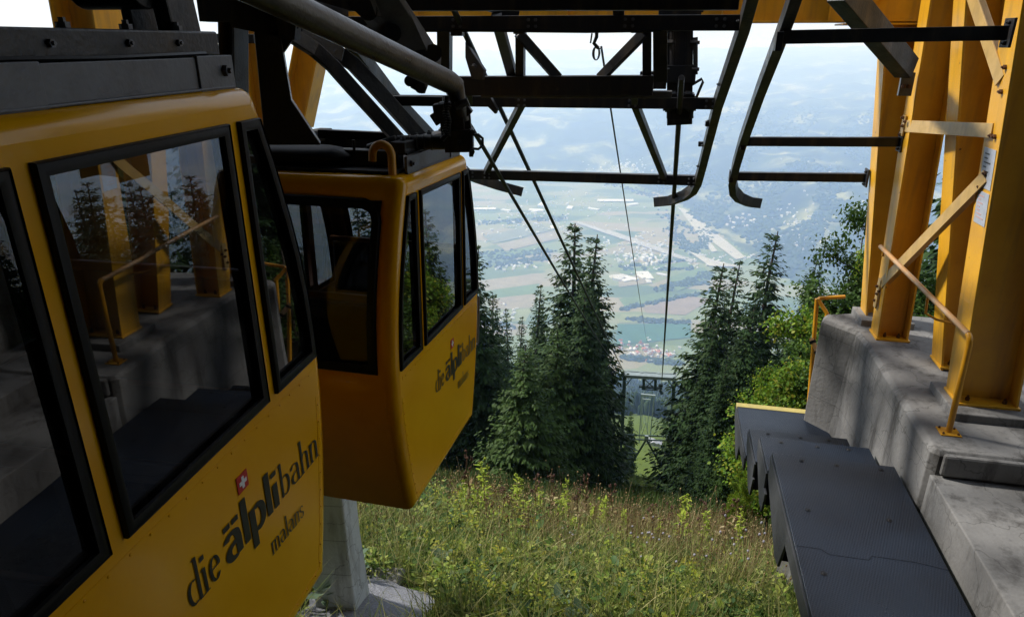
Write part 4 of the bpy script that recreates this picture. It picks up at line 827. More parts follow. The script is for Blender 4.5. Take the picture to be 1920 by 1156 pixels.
for k in range(n):
    sz, asp, m, mm = CLUMP[ct[k]]; rad = RNG.uniform(.10, .30); hgt = RNG.uniform(.12, .50) * (1.9 if a[k] > 8.6 and b[k] < -1.6 and k % 3 else 1); u = RNG.random(m) ** .5; th = RNG.uniform(0, 6.283, m); zz = hgt * (1 - u ** 2 * .8) * RNG.uniform(.45, 1, m); gz = float(ground(a[k], b[k]))
    P0 = np.stack([a[k] * SL + b[k] * CL + rad * u * np.cos(th), a[k] * CL - b[k] * SL + rad * u * np.sin(th), gz + zz], 1); D0 = np.stack([np.cos(th + RNG.normal(0, .5, m)), np.sin(th + RNG.normal(0, .5, m)), RNG.normal(.15, .45, m)], 1)
    e = acc.setdefault(mm, ([], [], [])); e[0].append(P0); e[1].append(D0); e[2].append(sz * RNG.uniform(.6, 1.25, m))
    if mm == 'herb': e[2][-1] *= 1.0
for mm, e in acc.items():
    P_ = np.concatenate(e[0]); D_ = np.concatenate(e[1]); s_ = np.concatenate(e[2]); V, F = leaves_mesh(P_, D_, s_, np.tile([0.02, 0.01, 1.0], (len(P_), 1)) + RNG.normal(0, .3, (len(P_), 3)), .5); structure(np_mesh('ground_cover', V, F, M[mm]), 'stuff')
# dry stalks with seed heads, thousands of them
n = 9500; a = RNG.uniform(6.2, 13.5, n); b = RNG.uniform(-6.2, 2.5, n); kk = RNG.random(n) < near(a, b) * .8; a = a[kk]; b = b[kk]; n = len(a); gz = ground(a, b); hh = RNG.uniform(.35, 1.0, n) * (1 + .35 * (RNG.random(n) > .9)); base = np.stack([a * SL + b * CL, a * CL - b * SL, gz], 1); tip = base + np.stack([RNG.normal(0, .13, n) * hh, RNG.normal(0, .13, n) * hh, hh], 1)
vs = []
for k in range(3): o3 = np.array([math.cos(k * 2.094), math.sin(k * 2.094), 0]); vs += [base + o3 * .0045, tip + o3 * .003]
hs = RNG.uniform(.008, .02, n)[:, None]
for k in range(4): vs.append(tip + np.array([math.cos(k * 1.571), math.sin(k * 1.571), 0]) * hs)
vs += [tip + np.array([0, 0, 1]) * hs * 1.6, tip - np.array([0, 0, 1]) * hs * 1.2]; V = np.stack(vs, 1).reshape(-1, 3); o = (np.arange(n) * 12)[:, None]
F = np.concatenate([o + np.array(q) for q in ((0, 2, 3, 1), (2, 4, 5, 3), (4, 0, 1, 5), (6, 7, 10, 10), (7, 8, 10, 10), (8, 9, 10, 10), (9, 6, 10, 10), (7, 6, 11, 11), (8, 7, 11, 11), (9, 8, 11, 11), (6, 9, 11, 11))], 0)
def np_tri_mesh(name, V, F, mat_, parent):                # quads, some degenerate into triangles
    q = F[F[:, 2] != F[:, 3]]; t = F[F[:, 2] == F[:, 3]][:, :3]; me = bpy.data.meshes.new(name); me.vertices.add(len(V)); me.vertices.foreach_set('co', np.ascontiguousarray(V, np.float32).ravel())
    lv = np.concatenate([q.ravel(), t.ravel()]).astype(np.int32); me.loops.add(len(lv)); me.loops.foreach_set('vertex_index', lv); me.polygons.add(len(q) + len(t))
    me.polygons.foreach_set('loop_start', np.concatenate([np.arange(len(q)) * 4, len(q) * 4 + np.arange(len(t)) * 3]).astype(np.int32)); me.polygons.foreach_set('loop_total', np.concatenate([np.full(len(q), 4), np.full(len(t), 3)]).astype(np.int32))
    me.materials.append(mat_); me.update(calc_edges=True); o = bpy.data.objects.new(name, me); COL.objects.link(o); o.parent = parent; return o
M['stalks'] = leaf_mat('dry_stalk_mix', [(.14, .075, .04), (.26, .16, .08), (.46, .36, .20), (.08, .045, .025), (.32, .28, .12)], .8, .1)
structure(np_tri_mesh('dry_stalks', V, F, M['stalks'], None), 'stuff')
# single weeds and flowers
M['stalk'] = mat('dry_stalk', (.13, .065, .028), .8); M['seed'] = mat('brown_seed_head', (.07, .032, .018), .9); M['lime'] = leaf_mat('lime_leaf', [(.34, .44, .05), (.45, .52, .08), (.26, .38, .05)], .5, .45)
M['limestalk'] = mat('pale_green_stalk', (.22, .24, .07), .6); M['fluff'] = mat('pale_flower_head', (.24, .23, .27), .9); M['yellowflower'] = mat('yellow_petal', (.55, .40, .02), .6); M['bigleaf'] = leaf_mat('grey_green_leaf', [(.10, .16, .10), (.14, .2, .13)], .55, .3)
def weed(kind, hgt, seed):
    r = random.Random(seed); root = bpy.data.objects.new('weed_plant', None); COL.objects.link(root); g = MB(); pts = [Vector((.02 * math.sin(i * 1.3 + seed) * i / 5, .02 * math.cos(i + seed) * i / 5, hgt * i / 7)) for i in range(8)]
    g.tube(pts, [.010 - .0008 * i for i in range(8)], 5); tips = [pts[-1]]
    for k in range(5):
        q = pts[4 + k % 3]; an_ = k * 2.4 + seed; e = q + Vector((math.cos(an_) * .07, math.sin(an_) * .07, .12 + .03 * k)); g.tube([q, (q + e) / 2 + Vector((math.cos(an_) * .02, math.sin(an_) * .02, 0)), e], .0035, 4); tips.append(e)
    g.build('stem', M['limestalk' if kind == 'lime' else 'stalk'], root)
    Pq, Dq, sq = [], [], []
    m = 46 if kind == 'lime' else 14
    for k in range(m):
        t = r.uniform(.25, 1.0) if kind == 'lime' else r.uniform(.1, .7); i = min(6, int(t * 7)); an_ = k * 2.4; Pq.append(pts[i] + (pts[i + 1] - pts[i]) * (t * 7 - i)); Dq.append((math.cos(an_), math.sin(an_), r.uniform(-.2, .9))); sq.append(r.uniform(.10, .18) * (1.15 - t * .5))
    V, F = leaves_mesh(np.array(Pq), np.array(Dq), np.array(sq), np.tile([.01, .02, 1.], (m, 1)), .3); np_mesh('foliage', V, F, M['lime' if kind == 'lime' else 'drygrass'], root)
    g = MB()
    for q in tips:
        for k in range(7): e = q + Vector((r.gauss(0, .011), r.gauss(0, .011), r.gauss(.01, .012))); g.tube([e - Vector((0, 0, .014)), e, e + Vector((r.gauss(0, .006), r.gauss(0, .006), .016))], [.005, .015, .006], 5)
    g.build_each('seed_head', M['lime' if kind == 'lime' else 'seed'], root); return root
def place_weed(proto, x, ytop, a, label, cat, group, first, name):
    o = proto if first else copy_tree(proto); o.name = name; tag(o, label, cat, group)
    r = at_a(x, ytop, a); b = r.x * CL - r.y * SL; gz = float(ground(a, b)); hgt = max(.35, r.z - gz); o.location = S(a, b, gz - .02); return o, hgt
wd_s = [(876, 838, 10.5), (944, 905, 10.8), (1005, 884, 11.2), (1036, 880, 11.3), (1085, 905, 11.5), (1102, 880, 11.8), (1150, 900, 11.6), (1385, 925, 11.5), (1365, 935, 11.2), (1320, 930, 11.4), (1224, 938, 11.7), (1258, 940, 11.6), (985, 960, 9.8), (915, 935, 10.0)]
for i, (x, y, a) in enumerate(wd_s):
    h0 = 1.0 + .1 * (i % 3); o = weed('dry', h0, i + 3); o, hg = place_weed(o, x, y, a, 'brown dry weed stalk with dark seed heads at the meadow crest', 'weed', 'dry weed stalks along the meadow crest', True, 'weed_stalk'); s = hg / (h0 + .12); o.scale = (1.2, 1.2, s); o.rotation_euler.z = i * 1.9
for i, (x, y, a, lab) in enumerate([(905, 850, 10.6, 'tall lime green leafy weed just beside the far cabin'), (972, 884, 11.0, 'lime green weed with drooping tips in front of the broad light spruce'), (1134, 928, 11.4, 'lime green weed standing below the pylon foot'), (1288, 918, 11.2, 'tall bright green feathery weed standing alone at the meadow crest'), (1052, 930, 11.2, 'small yellow-green weed between brown seed heads at the crest'), (955, 1050, 8.0, 'yellow-green weed leaning over the dark herbs in the middle of the meadow')]):
    o = weed('lime', 1.1, 40 + i); o, hg = place_weed(o, x, y, a, lab, 'weed', None, True, 'leafy_weed'); s = hg / 1.22; o.scale = (1.25, 1.25, s)
for i, (x, y, a) in enumerate([(892, 905, 10.3), (925, 955, 9.6), (1012, 905, 11.0), (1062, 893, 11.5), (1112, 938, 11.2), (1172, 950, 11.0), (1395, 942, 11.0), (1326, 952, 11.0), (868, 890, 10.2), (1075, 965, 10.2), (1240, 965, 10.6), (990, 935, 10.4), (960, 990, 9.4), (1140, 1010, 9.2)]):
    o = weed('lime', 1.0 + .1 * (i % 2), 60 + i); o, hg = place_weed(o, x, y, a, 'pale lime leafy weed among the straw coloured stalks of the crest', 'weed', 'pale lime weeds among the straw stalks', True, 'pale_weed'); s = hg / 1.2; o.scale = (.9, .9, s); o.rotation_euler.z = i * 2.1
fp = bpy.data.objects.new('meadow_flower', None); COL.objects.link(fp); g = MB(); g.tube([(0, 0, 0), (.01, .01, .3), (0, .02, .6)], .003, 4); g.build('stem', M['stalk'], fp); g = MB(); g.dome((0, .02, .6), (.2, -.3, 1), .021, .018, 7); g.dome((0, .02, .6), (0, 0, -1), .018, .012, 7); g.build('flower_head', M['fluff'], fp)
fr_ = random.Random(5); spots = [(fr_.gauss(1212, 22), fr_.gauss(1005, 16)) for _ in range(15)] + [(fr_.gauss(1385, 25), fr_.gauss(1000, 14)) for _ in range(10)] + [(fr_.uniform(880, 1440), fr_.uniform(975, 1050)) for _ in range(26)]
for i, (x, y) in enumerate(spots):
    a = 10.6 - (y - 940) * .024; o = fp if i == 0 else copy_tree(fp); r = at_a(x, y, a); b = r.x * CL - r.y * SL; gz = float(ground(a, b)); hg = max(.3, r.z - gz); o.location = S(a, b, gz); o.scale = (1, 1, hg / .61); o.rotation_euler.z = i
    tag(o, 'small pale grey flower head on a thin stem in the meadow', 'flower', 'pale flower heads scattered in the meadow')
m = 9; th = np.arange(m) * 2.4; V, F = leaves_mesh(np.stack([.03 * np.cos(th), .03 * np.sin(th), .05 + .02 * np.arange(m)], 1), np.stack([np.cos(th), np.sin(th), .25 + .08 * np.arange(m)], 1), .17 + .02 * (np.arange(m) % 3), np.tile([.01, .02, 1.], (m, 1)), .55); lp_ = np_mesh('broad_leaf_plant', V, F, M['bigleaf'])
for i, (x, y, a, lab) in enumerate([(672, 1108, 5.9, 'grey-green broad-leaved plant at the foot of the pale pillar'), (1048, 1105, 5.8, 'pale broad-leaved plant low in the middle of the meadow'), (830, 1050, 6.8, 'grey-green broad-leaved plant between herbs below the far cabin'), (1090, 1110, 5.5, 'broad-leaved plant with wilted grey leaves at the lower meadow edge'), (610, 1150, 5.0, 'dark broad-leaved plant beside the lower edge of the close cabin')]):
    o = lp_ if i == 0 else copy_tree(lp_); r = at_a(x, y, a); b = r.x * CL - r.y * SL; o.location = S(a, b, float(ground(a, b)) + .12); o.rotation_euler.z = i * 1.3; o.scale = (.85, .85, .85); tag(o, lab, 'plant')
# ------------------------------------------------------------------ conifers
M['needle'] = leaf_mat('spruce_needles', [(.010, .027, .008), (.017, .042, .011), (.026, .056, .014), (.038, .066, .018)], .65, .12, .35)
M['needle2'] = leaf_mat('young_spruce_needles', [(.028, .058, .012), (.045, .085, .018), (.06, .10, .025)], .6, .15, .5)
M['bark'] = mat('spruce_bark', (.06, .045, .035), .9, 0, .7, 6, (.03, .023, .02), .4, 20)
def spruce_crown(H, Rb, seed, dens=1.0, taper=.70, bare=.05, gap=0.0):
    r = np.random.default_rng(seed); nw = int(H * 3.3); P, D, Sz, N = [], [], [], []; tw = 0
    for i in range(nw):
        t = bare + (1 - bare) * (i + r.uniform(-.4, .4)) / nw; t = min(max(t, bare), .995); z = H * t
        L0 = Rb * (1 - t) ** taper + .06; nbr = max(6, int((9 + 4 * (1 - t)) * dens)); ph0 = r.uniform(0, 6.28)
        for k in range(nbr):
            if r.random() < gap: continue
            ph = ph0 + k * 2 * np.pi / nbr + r.normal(0, .22); L = L0 * r.uniform(.62, 1.18); droop = -.12 - .45 * (1 - t) + r.normal(0, .10)
            if t > .85: droop += .55 * (t - .85) / .15 + .2
            nt_ = max(7, int(L * 13 * dens)); s = np.sort(r.uniform(.12, 1, nt_)); d0 = np.array([np.cos(ph), np.sin(ph), 0]); sd = np.array([-np.sin(ph), np.cos(ph), 0])
            zz = droop * L * s * .9 + .30 * L * s ** 3 * (1 - t * .5)
            p = np.outer(L * s, d0); p[:, 2] += z + zz; p += np.outer(r.normal(0, .10, nt_) * L * s, sd)
            sg = np.where(r.random(nt_) < .5, -1, 1)[:, None]; dd = d0 * .8 + sd * sg * r.uniform(.3, 1.0, nt_)[:, None]; dd[:, 2] += droop * .6 - r.uniform(.0, .75, nt_)
            P.append(p); D.append(dd); Sz.append(np.clip(.24 + .36 * (1 - s) * L * .7, .2, .6) * (.72 + .28 * min(1, (1 - t) * 2.2)) * r.uniform(.7, 1.25, nt_)); N.append(np.tile([0, 0, 1.], (nt_, 1)) + r.normal(0, .5, (nt_, 3)))
    P = np.concatenate(P); D = np.concatenate(D); Sz = np.concatenate(Sz); N = np.concatenate(N)
    n = len(P); D = D / np.linalg.norm(D, axis=1, keepdims=True); W = np.cross(D, N); W /= np.linalg.norm(W, axis=1, keepdims=True) + 1e-9; U = np.cross(W, D); s = Sz[:, None]
    v = [P - W * s * .13, P + W * s * .13, P + D * s * .55 + W * s * .17 - U * s * .02, P + D * s * .55 - W * s * .17 + U * s * .02, P + D * s - U * s * .16]
    V = np.stack(v, 1).reshape(-1, 3); o = (np.arange(n) * 5)[:, None]; F = np.concatenate([o + np.array([0, 1, 2, 3]), o + np.array([3, 2, 4, 4])], 0); return V, F
def make_spruce(H, Rb, seed, m='needle', **kw):
    root = bpy.data.objects.new('spruce_tree', None); COL.objects.link(root); r = random.Random(seed)
    g = MB(); g.tube([(r.gauss(0, .03) * i, r.gauss(0, .03) * i, H * i / 6 - .5 * (i == 0)) for i in range(7)], [.022 * H * (1 - i / 6.2) * .9 + .012 for i in range(7)], 8)
    for k in range(22): z = H * r.uniform(.05, .8); an_ = r.uniform(0, 6.28); L = Rb * (1 - z / H) * .8; g.tube([(0, 0, z), (math.cos(an_) * L * .5, math.sin(an_) * L * .5, z - .1 * L), (math.cos(an_) * L, math.sin(an_) * L, z - .3 * L)], [.03, .02, .006], 4)
    g.build('trunk', M['bark'], root, 60); V, F = spruce_crown(H, Rb, seed, **kw); np_tri_mesh('crown', V, F, M[m], root); return root
protos = [make_spruce(18, 3.5, 1, dens=1.1), make_spruce(18, 3.1, 2, dens=1.0, gap=.08), make_spruce(18, 4.1, 3, dens=1.05), make_spruce(12, 3.7, 4, 'needle2', taper=.75, bare=.0, dens=1.1), make_spruce(18, 2.6, 5, gap=.14, dens=.95)]
PH = [18, 18, 18, 12, 18]; used = set()
TREES = [  # px x, px y of the tip, distance along the line, proto, crown width factor, label
 (1076, 410, 38, 1, 1.25, 'tallest spruce, topping the dark group beside the lift cables'),
 (1114, 433, 36, 1, 1.2, 'second tallest spruce, its tip just beside the tallest one'),
 (1100, 520, 31, 0, 1.0, 'dense dark spruce in front of the two tall tips'),
 (1012, 528, 41, 4, 1.0, 'slim spruce tip standing apart from the two tallest spruces'),
 (1045, 610, 30, 3, 1.0, 'bushy dark green spruce in front of the tallest spruces'),
 (985, 640, 26, 3, 1.15, 'broad light green spruce at the upper meadow edge'),
 (893, 452, 30, 4, 1.2, 'ragged spruce partly hidden behind the far cabin'),
 (925, 640, 33, 2, 1.0, 'dark spruce between the far cabin and the broad light spruce'),
 (1135, 610, 40, 2, .55, 'dark spruce touching the pylon leg below the tallest spruces'),
 (1184, 765, 62, 3, .5, 'small bushy spruce seen through the pylon'),
 (950, 575, 60, 4, .9, 'thin distant spruce tip against the valley, farther down the slope'),
 (978, 590, 66, 4, .9, 'thin distant spruce beside the slim tip'),
 (1452, 425, 34, 1, 1.15, 'tall spruce with a bare spire top near the broadleaf trees'),
 (1386, 482, 38, 4, 1.1, 'slim spruce between the bare spire and the wide tip'),
 (1352, 487, 34, 1, 1.25, 'wide spruce tip on the cable side of the slim spruce'),
 (1412, 560, 30, 2, .95, 'dense spruce in front of the bare-spired one'),
 (1340, 600, 32, 0, .72, 'wide dark spruce reaching out toward the single thick cable'),
 (1308, 690, 36, 2, .42, 'lower dark spruce behind the pylon leg under the thick cable'),
 (1370, 790, 24, 3, .55, 'young green spruce at the meadow edge near the steps'),
 (1368, 650, 27, 0, .7, 'dark spruce standing in front of the slim one'),
 (1690, 440, 30, 0, 1, 'dark spruce behind the yellow columns'),
 (1535, 480, 27, 2, .8, 'dark spruce half covered by the yellow-green broadleaf tree')]
def place_tree(x, y, a, k, wf, label, group=None):
    r = at_a(x, y, a); b = r.x * CL - r.y * SL; gz = float(ground(a, b)); h = r.z - gz
    o = protos[k] if k not in used else copy_tree(protos[k]); used.add(k); s = h / PH[k]; o.location = S(a, b, gz - .2); o.scale = (s * wf, s * wf, s); o.rotation_euler.z = x * .37; return tag(o, label, 'tree', group)
for args in TREES: place_tree(*args)
fr2 = random.Random(11)
for i in range(22):                                       # spruces added below the station as a dark backdrop behind the cabin glass
    az_ = R(-44 + i * 1.05 + fr2.uniform(-1, 1)); d_ = fr2.uniform(14, 30); x_, y_ = d_ * math.sin(az_), d_ * math.cos(az_); a = x_ * SL + y_ * CL; b = x_ * CL - y_ * SL; gz = float(ground(a, b)); k = fr2.choice([0, 1, 2]); top = -(.15 + fr2.uniform(0, .05)) * d_; s = max(.25, (top - gz) / 18)
    o = copy_tree(protos[k]); o.location = S(a, b, gz - .2); o.scale = (s * 1.1, s * 1.1, s); o.rotation_euler.z = i * 1.1; tag(o, 'dark spruce below the station beyond the cabins, added to darken the view through the cabin glass', 'tree', 'spruces beyond the cabins')
for i in range(46):                                       # the forest edge on both sides of the lift clearing
    a = fr2.uniform(70, 330); sd = -1 if i % 2 else 1; b = sd * (fr2.uniform(9, 16) + a * .03) + .3 + (a - 60) * .0; k = fr2.choice([0, 1, 2, 4]); gz = float(ground(a, b)); o = copy_tree(protos[k]); s = fr2.uniform(.7, 1.15)
    o.location = S(a, b, gz - .3); o.scale = (s, s, s); o.rotation_euler.z = i; tag(o, 'dark spruce far down the slope at the edge of the lift clearing', 'tree', 'distant spruces lining the lift clearing')
for i, (a, b) in enumerate([(42, -12), (46, -17), (34, -16), (30, -12.5), (34, -20), (38, -22), (52, -9), (56, -14), (60, -8), (40, 13), (45, 10), (50, 15), (55, 9), (36, 17), (30, 14), (60, 12), (33, 22), (27, 19), (10.5, -17.5), (8, -19), (5.5, -17.5), (13, 9), (17, 12), (21, 9.5), (15, 16)]):  # those beside the station, out of view, are added to block the sun
    k = i % 3; o = copy_tree(protos[k]); s = .75 + .09 * (i % 4); o.location = S(a, b, float(ground(a, b)) - .3); o.scale = (s, s, s); o.rotation_euler.z = i * 1.7; tag(o, 'dark spruce deeper in the wood, a few beside the station added as sun blockers', 'tree', 'spruces deeper in the wood')
# ------------------------------------------------------------------ broadleaf trees
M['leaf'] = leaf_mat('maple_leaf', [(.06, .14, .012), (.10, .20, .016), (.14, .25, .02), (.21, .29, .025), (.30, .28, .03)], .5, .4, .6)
M['leaf2'] = leaf_mat('painted_shade_leaf', [(.028, .065, .010), (.045, .09, .014), (.06, .11, .02)], .5, .35, .6)  # darker leaf greens carry the shade behind the columns
M['twig'] = mat('branch_bark', (.07, .055, .04), .9, 0, .5, 8)
def make_broadleaf(H, Rc, seed, m, nl, z0=.15):
    root = bpy.data.objects.new('broadleaf_tree', None); COL.objects.link(root); r = random.Random(seed); rn = np.random.default_rng(seed); g = MB(); tips = []
    tr = [Vector((r.gauss(0, .06) * i, r.gauss(0, .06) * i, H * .9 * i / 6)) for i in range(7)]; g.tube(tr, [.017 * H * (1 - i / 7) + .012 for i in range(7)], 8)
    for k in range(30):
        i = r.randrange(1, 6); q = tr[i]; an_ = k * 2.39996 + r.gauss(0, .3); t = i / 6; L = Rc * (1.1 - .75 * abs(t - .35)) * r.uniform(.6, 1.1); e = q + Vector((math.cos(an_) * L, math.sin(an_) * L, L * r.uniform(.1, .6))); mid = (q + e) / 2 + Vector((0, 0, .12 * L))
        g.tube([q, mid, e], [.03, .02, .008], 5)
        for s in (.45, .6, .75, .9, 1.0):
            c = q + (e - q) * s + Vector((0, 0, .1 * L * (1 - abs(2 * s - 1)))); tips.append(c)
            for _ in range(3): e2 = c + Vector((r.gauss(0, .3), r.gauss(0, .3), r.gauss(.12, .2))) * (L / Rc * .9); g.tube([c, e2], [.008, .004], 4); tips.append(e2)
    g.build('trunk', M['twig'], root, 60); T = np.array([tuple(t) for t in tips]); idx = rn.integers(0, len(T), nl); P = T[idx] + rn.normal(0, 1, (nl, 3)) * np.array([.17, .17, .10]) * Rc / 2.2
    th = rn.uniform(0, 2 * np.pi, nl); D = np.stack([np.cos(th), np.sin(th), rn.normal(-.25, .35, nl)], 1); V, F = leaves_mesh(P, D, rn.uniform(.06, .13, nl), np.tile([0, .0, 1.], (nl, 1)) + rn.normal(0, .4, (nl, 3)), .75); np_mesh('crown', V, F, M[m], root); return root
def put_broad(o, x, ytop, a, H, label, rot=0, wf=1):
    r = at_a(x, ytop, a); b = r.x * CL - r.y * SL; gz = float(ground(a, b)); s = (r.z - gz) / (H * 1.02); o.location = S(a, b, gz - .1); o.scale = (s * wf, s * wf, s); o.rotation_euler.z = rot; tag(o, label, 'tree')
b1 = make_broadleaf(9, 2.3, 21, 'leaf', 30000); put_broad(b1, 1640, 340, 15.5, 9, 'tall yellow-green broadleaf tree beside the upright yellow column', 0, .36)
b2 = make_broadleaf(6, 2.2, 22, 'leaf', 24000); put_broad(b2, 1560, 520, 13.5, 6, 'bright yellow-green broadleaf bush behind the small end railing', 1, .62)
put_broad(copy_tree(b2), 1500, 640, 14.0, 6, 'low sunlit broadleaf bush beyond the lowest black step', 2.4, .42)
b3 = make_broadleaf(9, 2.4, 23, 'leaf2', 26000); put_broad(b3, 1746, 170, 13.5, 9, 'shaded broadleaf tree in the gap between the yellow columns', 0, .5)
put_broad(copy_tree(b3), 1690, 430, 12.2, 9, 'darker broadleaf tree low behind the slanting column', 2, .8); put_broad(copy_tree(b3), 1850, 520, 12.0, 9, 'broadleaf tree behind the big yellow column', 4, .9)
put_broad(copy_tree(b1), 1700, 330, 19, 9, 'leafy tree farther back behind the upright yellow column', 3.3, .38)
put_broad(copy_tree(b2), 1402, 850, 12.0, 6, 'small leafy shrub tucked under the black steps', 5, .3)
# ------------------------------------------------------------------ pylons
def make_pylon(label):
    loc = S(TA, .35, -34.8); h = thing('lift_pylon', label, 'pylon', loc); q = lambda x, y, d=0: at_a(x, y, TA + d)
    def part(name, fn, m='green', bev=0): g = MB(); fn(g); return shift(g, loc).build_each(name, M[m], h, None, bev)
    for (x0, y0, x1, y1) in ((1171, 706, 1166, 822), (1264, 710, 1259, 824)):
        for d in (0, 1.2): part('leg', lambda g: g.bar(q(x0, y0, d * .7), q(x1, y1, d), .27, .22, (SL, CL, 0)))
    for x0, x1 in ((1166, 1160), (1259, 1256)):
        for d in (0, 1.2): part('leg', lambda g: g.bar(q(x0, 820, d), q(x1, 905, d * 1.5), .17, .17, (SL, CL, 0)))
    part('crossbeam', lambda g: (g.bar(q(1169, 702), q(1268, 708), .6, .26), g.bar(q(1169, 695, .5), q(1268, 701, .5), .12, .08)), 'zinc')
    part('crossbeam_bracing', lambda g: [g.bar(q(1172 + i * 16, 696 + i + (4 if i % 2 else 0), .3), q(1188 + i * 16, 697 + i + (0 if i % 2 else 4), .3), .1, .1) for i in range(6)], 'zinc')
    part('roller_carrier', lambda g: (g.bar(q(1207, 708), q(1207, 728), .2, .2, (SL, CL, 0)), g.bar(q(1229, 709), q(1229, 730), .2, .2, (SL, CL, 0)), g.bar(q(1198, 724), q(1242, 727), .25, .13), g.bar(q(1203, 729), q(1234, 731), .1, .08), g.bar(q(1207, 709), q(1229, 729), .07, .07), g.bar(q(1229, 709), q(1207, 729), .07, .07), g.bar(q(1235, 722), q(1243, 722), .2, .2), g.bar(q(1237, 730), q(1242, 738), .22, .22)))
    part('strut', lambda g: (g.bar(q(1174, 722), q(1186, 706), .08, .08), g.bar(q(1261, 724), q(1249, 708), .08, .08)))
    part('horizontal_tie', lambda g: (g.bar(q(1168, 814), q(1258, 818), .09, .09), g.bar(q(1168, 822), q(1258, 826), .09, .09)))
    part('node_plate', lambda g: (g.box(q(1212, 820, -.1), (.3, .2, .4), ROTL), g.prism([q(1165, 808), q(1172, 808), q(1180, 824), q(1170, 832), q(1164, 830)], (0, .1, 0)), g.prism([q(1260, 812), q(1254, 812), q(1247, 826), q(1256, 834), q(1261, 832)], (0, .1, 0))), 'zinc')
    for sgn, base, xo in ((-1, 1162, 1164), (1, 1257, 1258)):
        part('diagonal_leg', lambda g: g.bar(q(1212, 823), q(base, 905, .4), .15, .15))
        part('lattice', lambda g: [g.bar(q(*a_), q(*b_), .065, .065) for a_, b_ in (((xo, 826), (1212 + sgn * 22, 850)), ((xo, 848), (1212 + sgn * 18, 849)), ((xo, 858), (1212 + sgn * 24, 858)), ((xo, 848), (1212 + sgn * 24, 858)), ((xo, 830), (1212 + sgn * 12, 846)), ((xo, 880), (1212 + sgn * 37, 881)), ((xo, 890), (1212 + sgn * 34, 882)), ((xo, 892), (1212 + sgn * 26, 864)))])
    for x in (1161, 1257): part('footing', lambda g: g.box(q(x, 908, .5), (.75, 1.6, .7), ROTL), 'zinc')
make_pylon('green steel lattice pylon standing in the clearing between the spruces')
def far_pylon(a, b, h_, label):
    gz = float(ground(a, b)); loc = S(a, b, gz); h = thing('lift_pylon', label, 'pylon', loc); g = MB()
    for s in (-1, 1): g.bar(S(a, b + s * 1.5, gz), S(a, b + s * 1.7, gz + h_), .3, .3, (SL, CL, 0)); g.bar(S(a, b + s * 1.5, gz), S(a, b, gz + h_ * .45), .16, .16)
    shift(g, loc).build_each('leg', M['zinc'], h); g = MB(); g.bar(S(a, b - 2, gz + h_), S(a, b + 2, gz + h_), .6, .5); shift(g, loc).build('crossbeam', M['zinc'], h)
far_pylon(175, .9, 16, 'middle distant pylon seen through the near one'); far_pylon(310, 1.0, 18, 'most distant pale pylon far down the lift line')
M['hutwall'] = mat('hut_white', (.6, .6, .6), .6); M['hutroof'] = mat('hut_roof', (.3, .31, .33), .5)
for i, (x, y, a, lab) in enumerate([(1222, 786, 190, 'pale hut higher on the mowed slope seen through the pylon'), (1237, 792, 185, 'pale hut on the slope under the thick cable, seen through the pylon'), (1228, 794, 180, 'lowest of the pale huts on the slope beyond the pylon')]):
    r = at_a(x, y, a); b = r.x * CL - r.y * SL; loc = S(a, b, float(ground(a, b))); h = thing('hut', lab, 'hut', loc); g = MB(); g.box(loc + Vector((0, 0, .5)), (2.2, 1.8, 1.5), ROTL); shift(g, loc).build('wall', M['hutwall'], h); g = MB(); g.prism([loc + ROTL @ Vector((-1.3, -1.1, 1.26)), loc + ROTL @ Vector((1.3, -1.1, 1.26)), loc + ROTL @ Vector((0, -1.1, 1.9))], ROTL @ Vector((0, 2.2, 0))); shift(g, loc).build('roof', M['hutroof'], h)
# ------------------------------------------------------------------ valley, far slopes
VZ = -1270.0
LT = {}
def lattice_noise(x, y, seed):
    if seed not in LT: LT[seed] = np.random.default_rng(seed).random((64, 64))
    T = LT[seed]; xi = np.floor(x).astype(int); yi = np.floor(y).astype(int); fx = x - xi; fy = y - yi; fx = fx * fx * (3 - 2 * fx); fy = fy * fy * (3 - 2 * fy)
    g_ = lambda i, j: T[(xi + i) % 64, (yi + j) % 64]
    return (g_(0, 0) * (1 - fx) + g_(1, 0) * fx) * (1 - fy) + (g_(0, 1) * (1 - fx) + g_(1, 1) * fx) * fy
def fbm(x, y, seed, n=5): return sum(lattice_noise(x * 2 ** k + 7 * k, y * 2 ** k + 3 * k, seed + k) * .5 ** k for k in range(n)) / 1.9
FOOT = [(1920, 655), (1650, 600), (1500, 548), (1420, 505), (1335, 440), (1268, 385), (1180, 350), (1040, 334), (860, 330), (600, 326), (0, 318)]
fa, fd = [], []
for x, y in FOOT: q = at_z(x, y, VZ); fa.append(math.atan2(q.x, q.y)); fd.append(math.hypot(q.x, q.y))
o_ = np.argsort(fa); fa = np.array(fa)[o_]; fd = np.array(fd)[o_]
def terr(X, Y):
    az = np.arctan2(X, Y); d = np.hypot(X, Y); t = np.clip(d - np.interp(az, fa, fd), 0, None)
    k = np.clip(t / 900, 0, 1); n1 = 1 - np.abs(2 * fbm(X / 1500 + 5, Y / 2100, 3) - 1); n2 = fbm(X / 420, Y / 700, 9)
    return VZ + .10 * np.minimum(t, 2500) + .042 * np.clip(t - 2500, 0, None) + k * ((n1 - .72) * 300 * (.5 + .5 * np.clip(t / 3000, 0, 1)) + (n2 - .5) * 170)
azs = np.linspace(R(-60), R(62), 420); ds = np.concatenate([np.linspace(1700, 3000, 14)[:-1], np.geomspace(3000, 26000, 250)])
AZ, DS = np.meshgrid(azs, ds, indexing='ij'); X_ = DS * np.sin(AZ); Y_ = DS * np.cos(AZ); Z_ = terr(X_, Y_); V = np.stack([X_, Y_, Z_], -1).reshape(-1, 3); nd = len(ds)
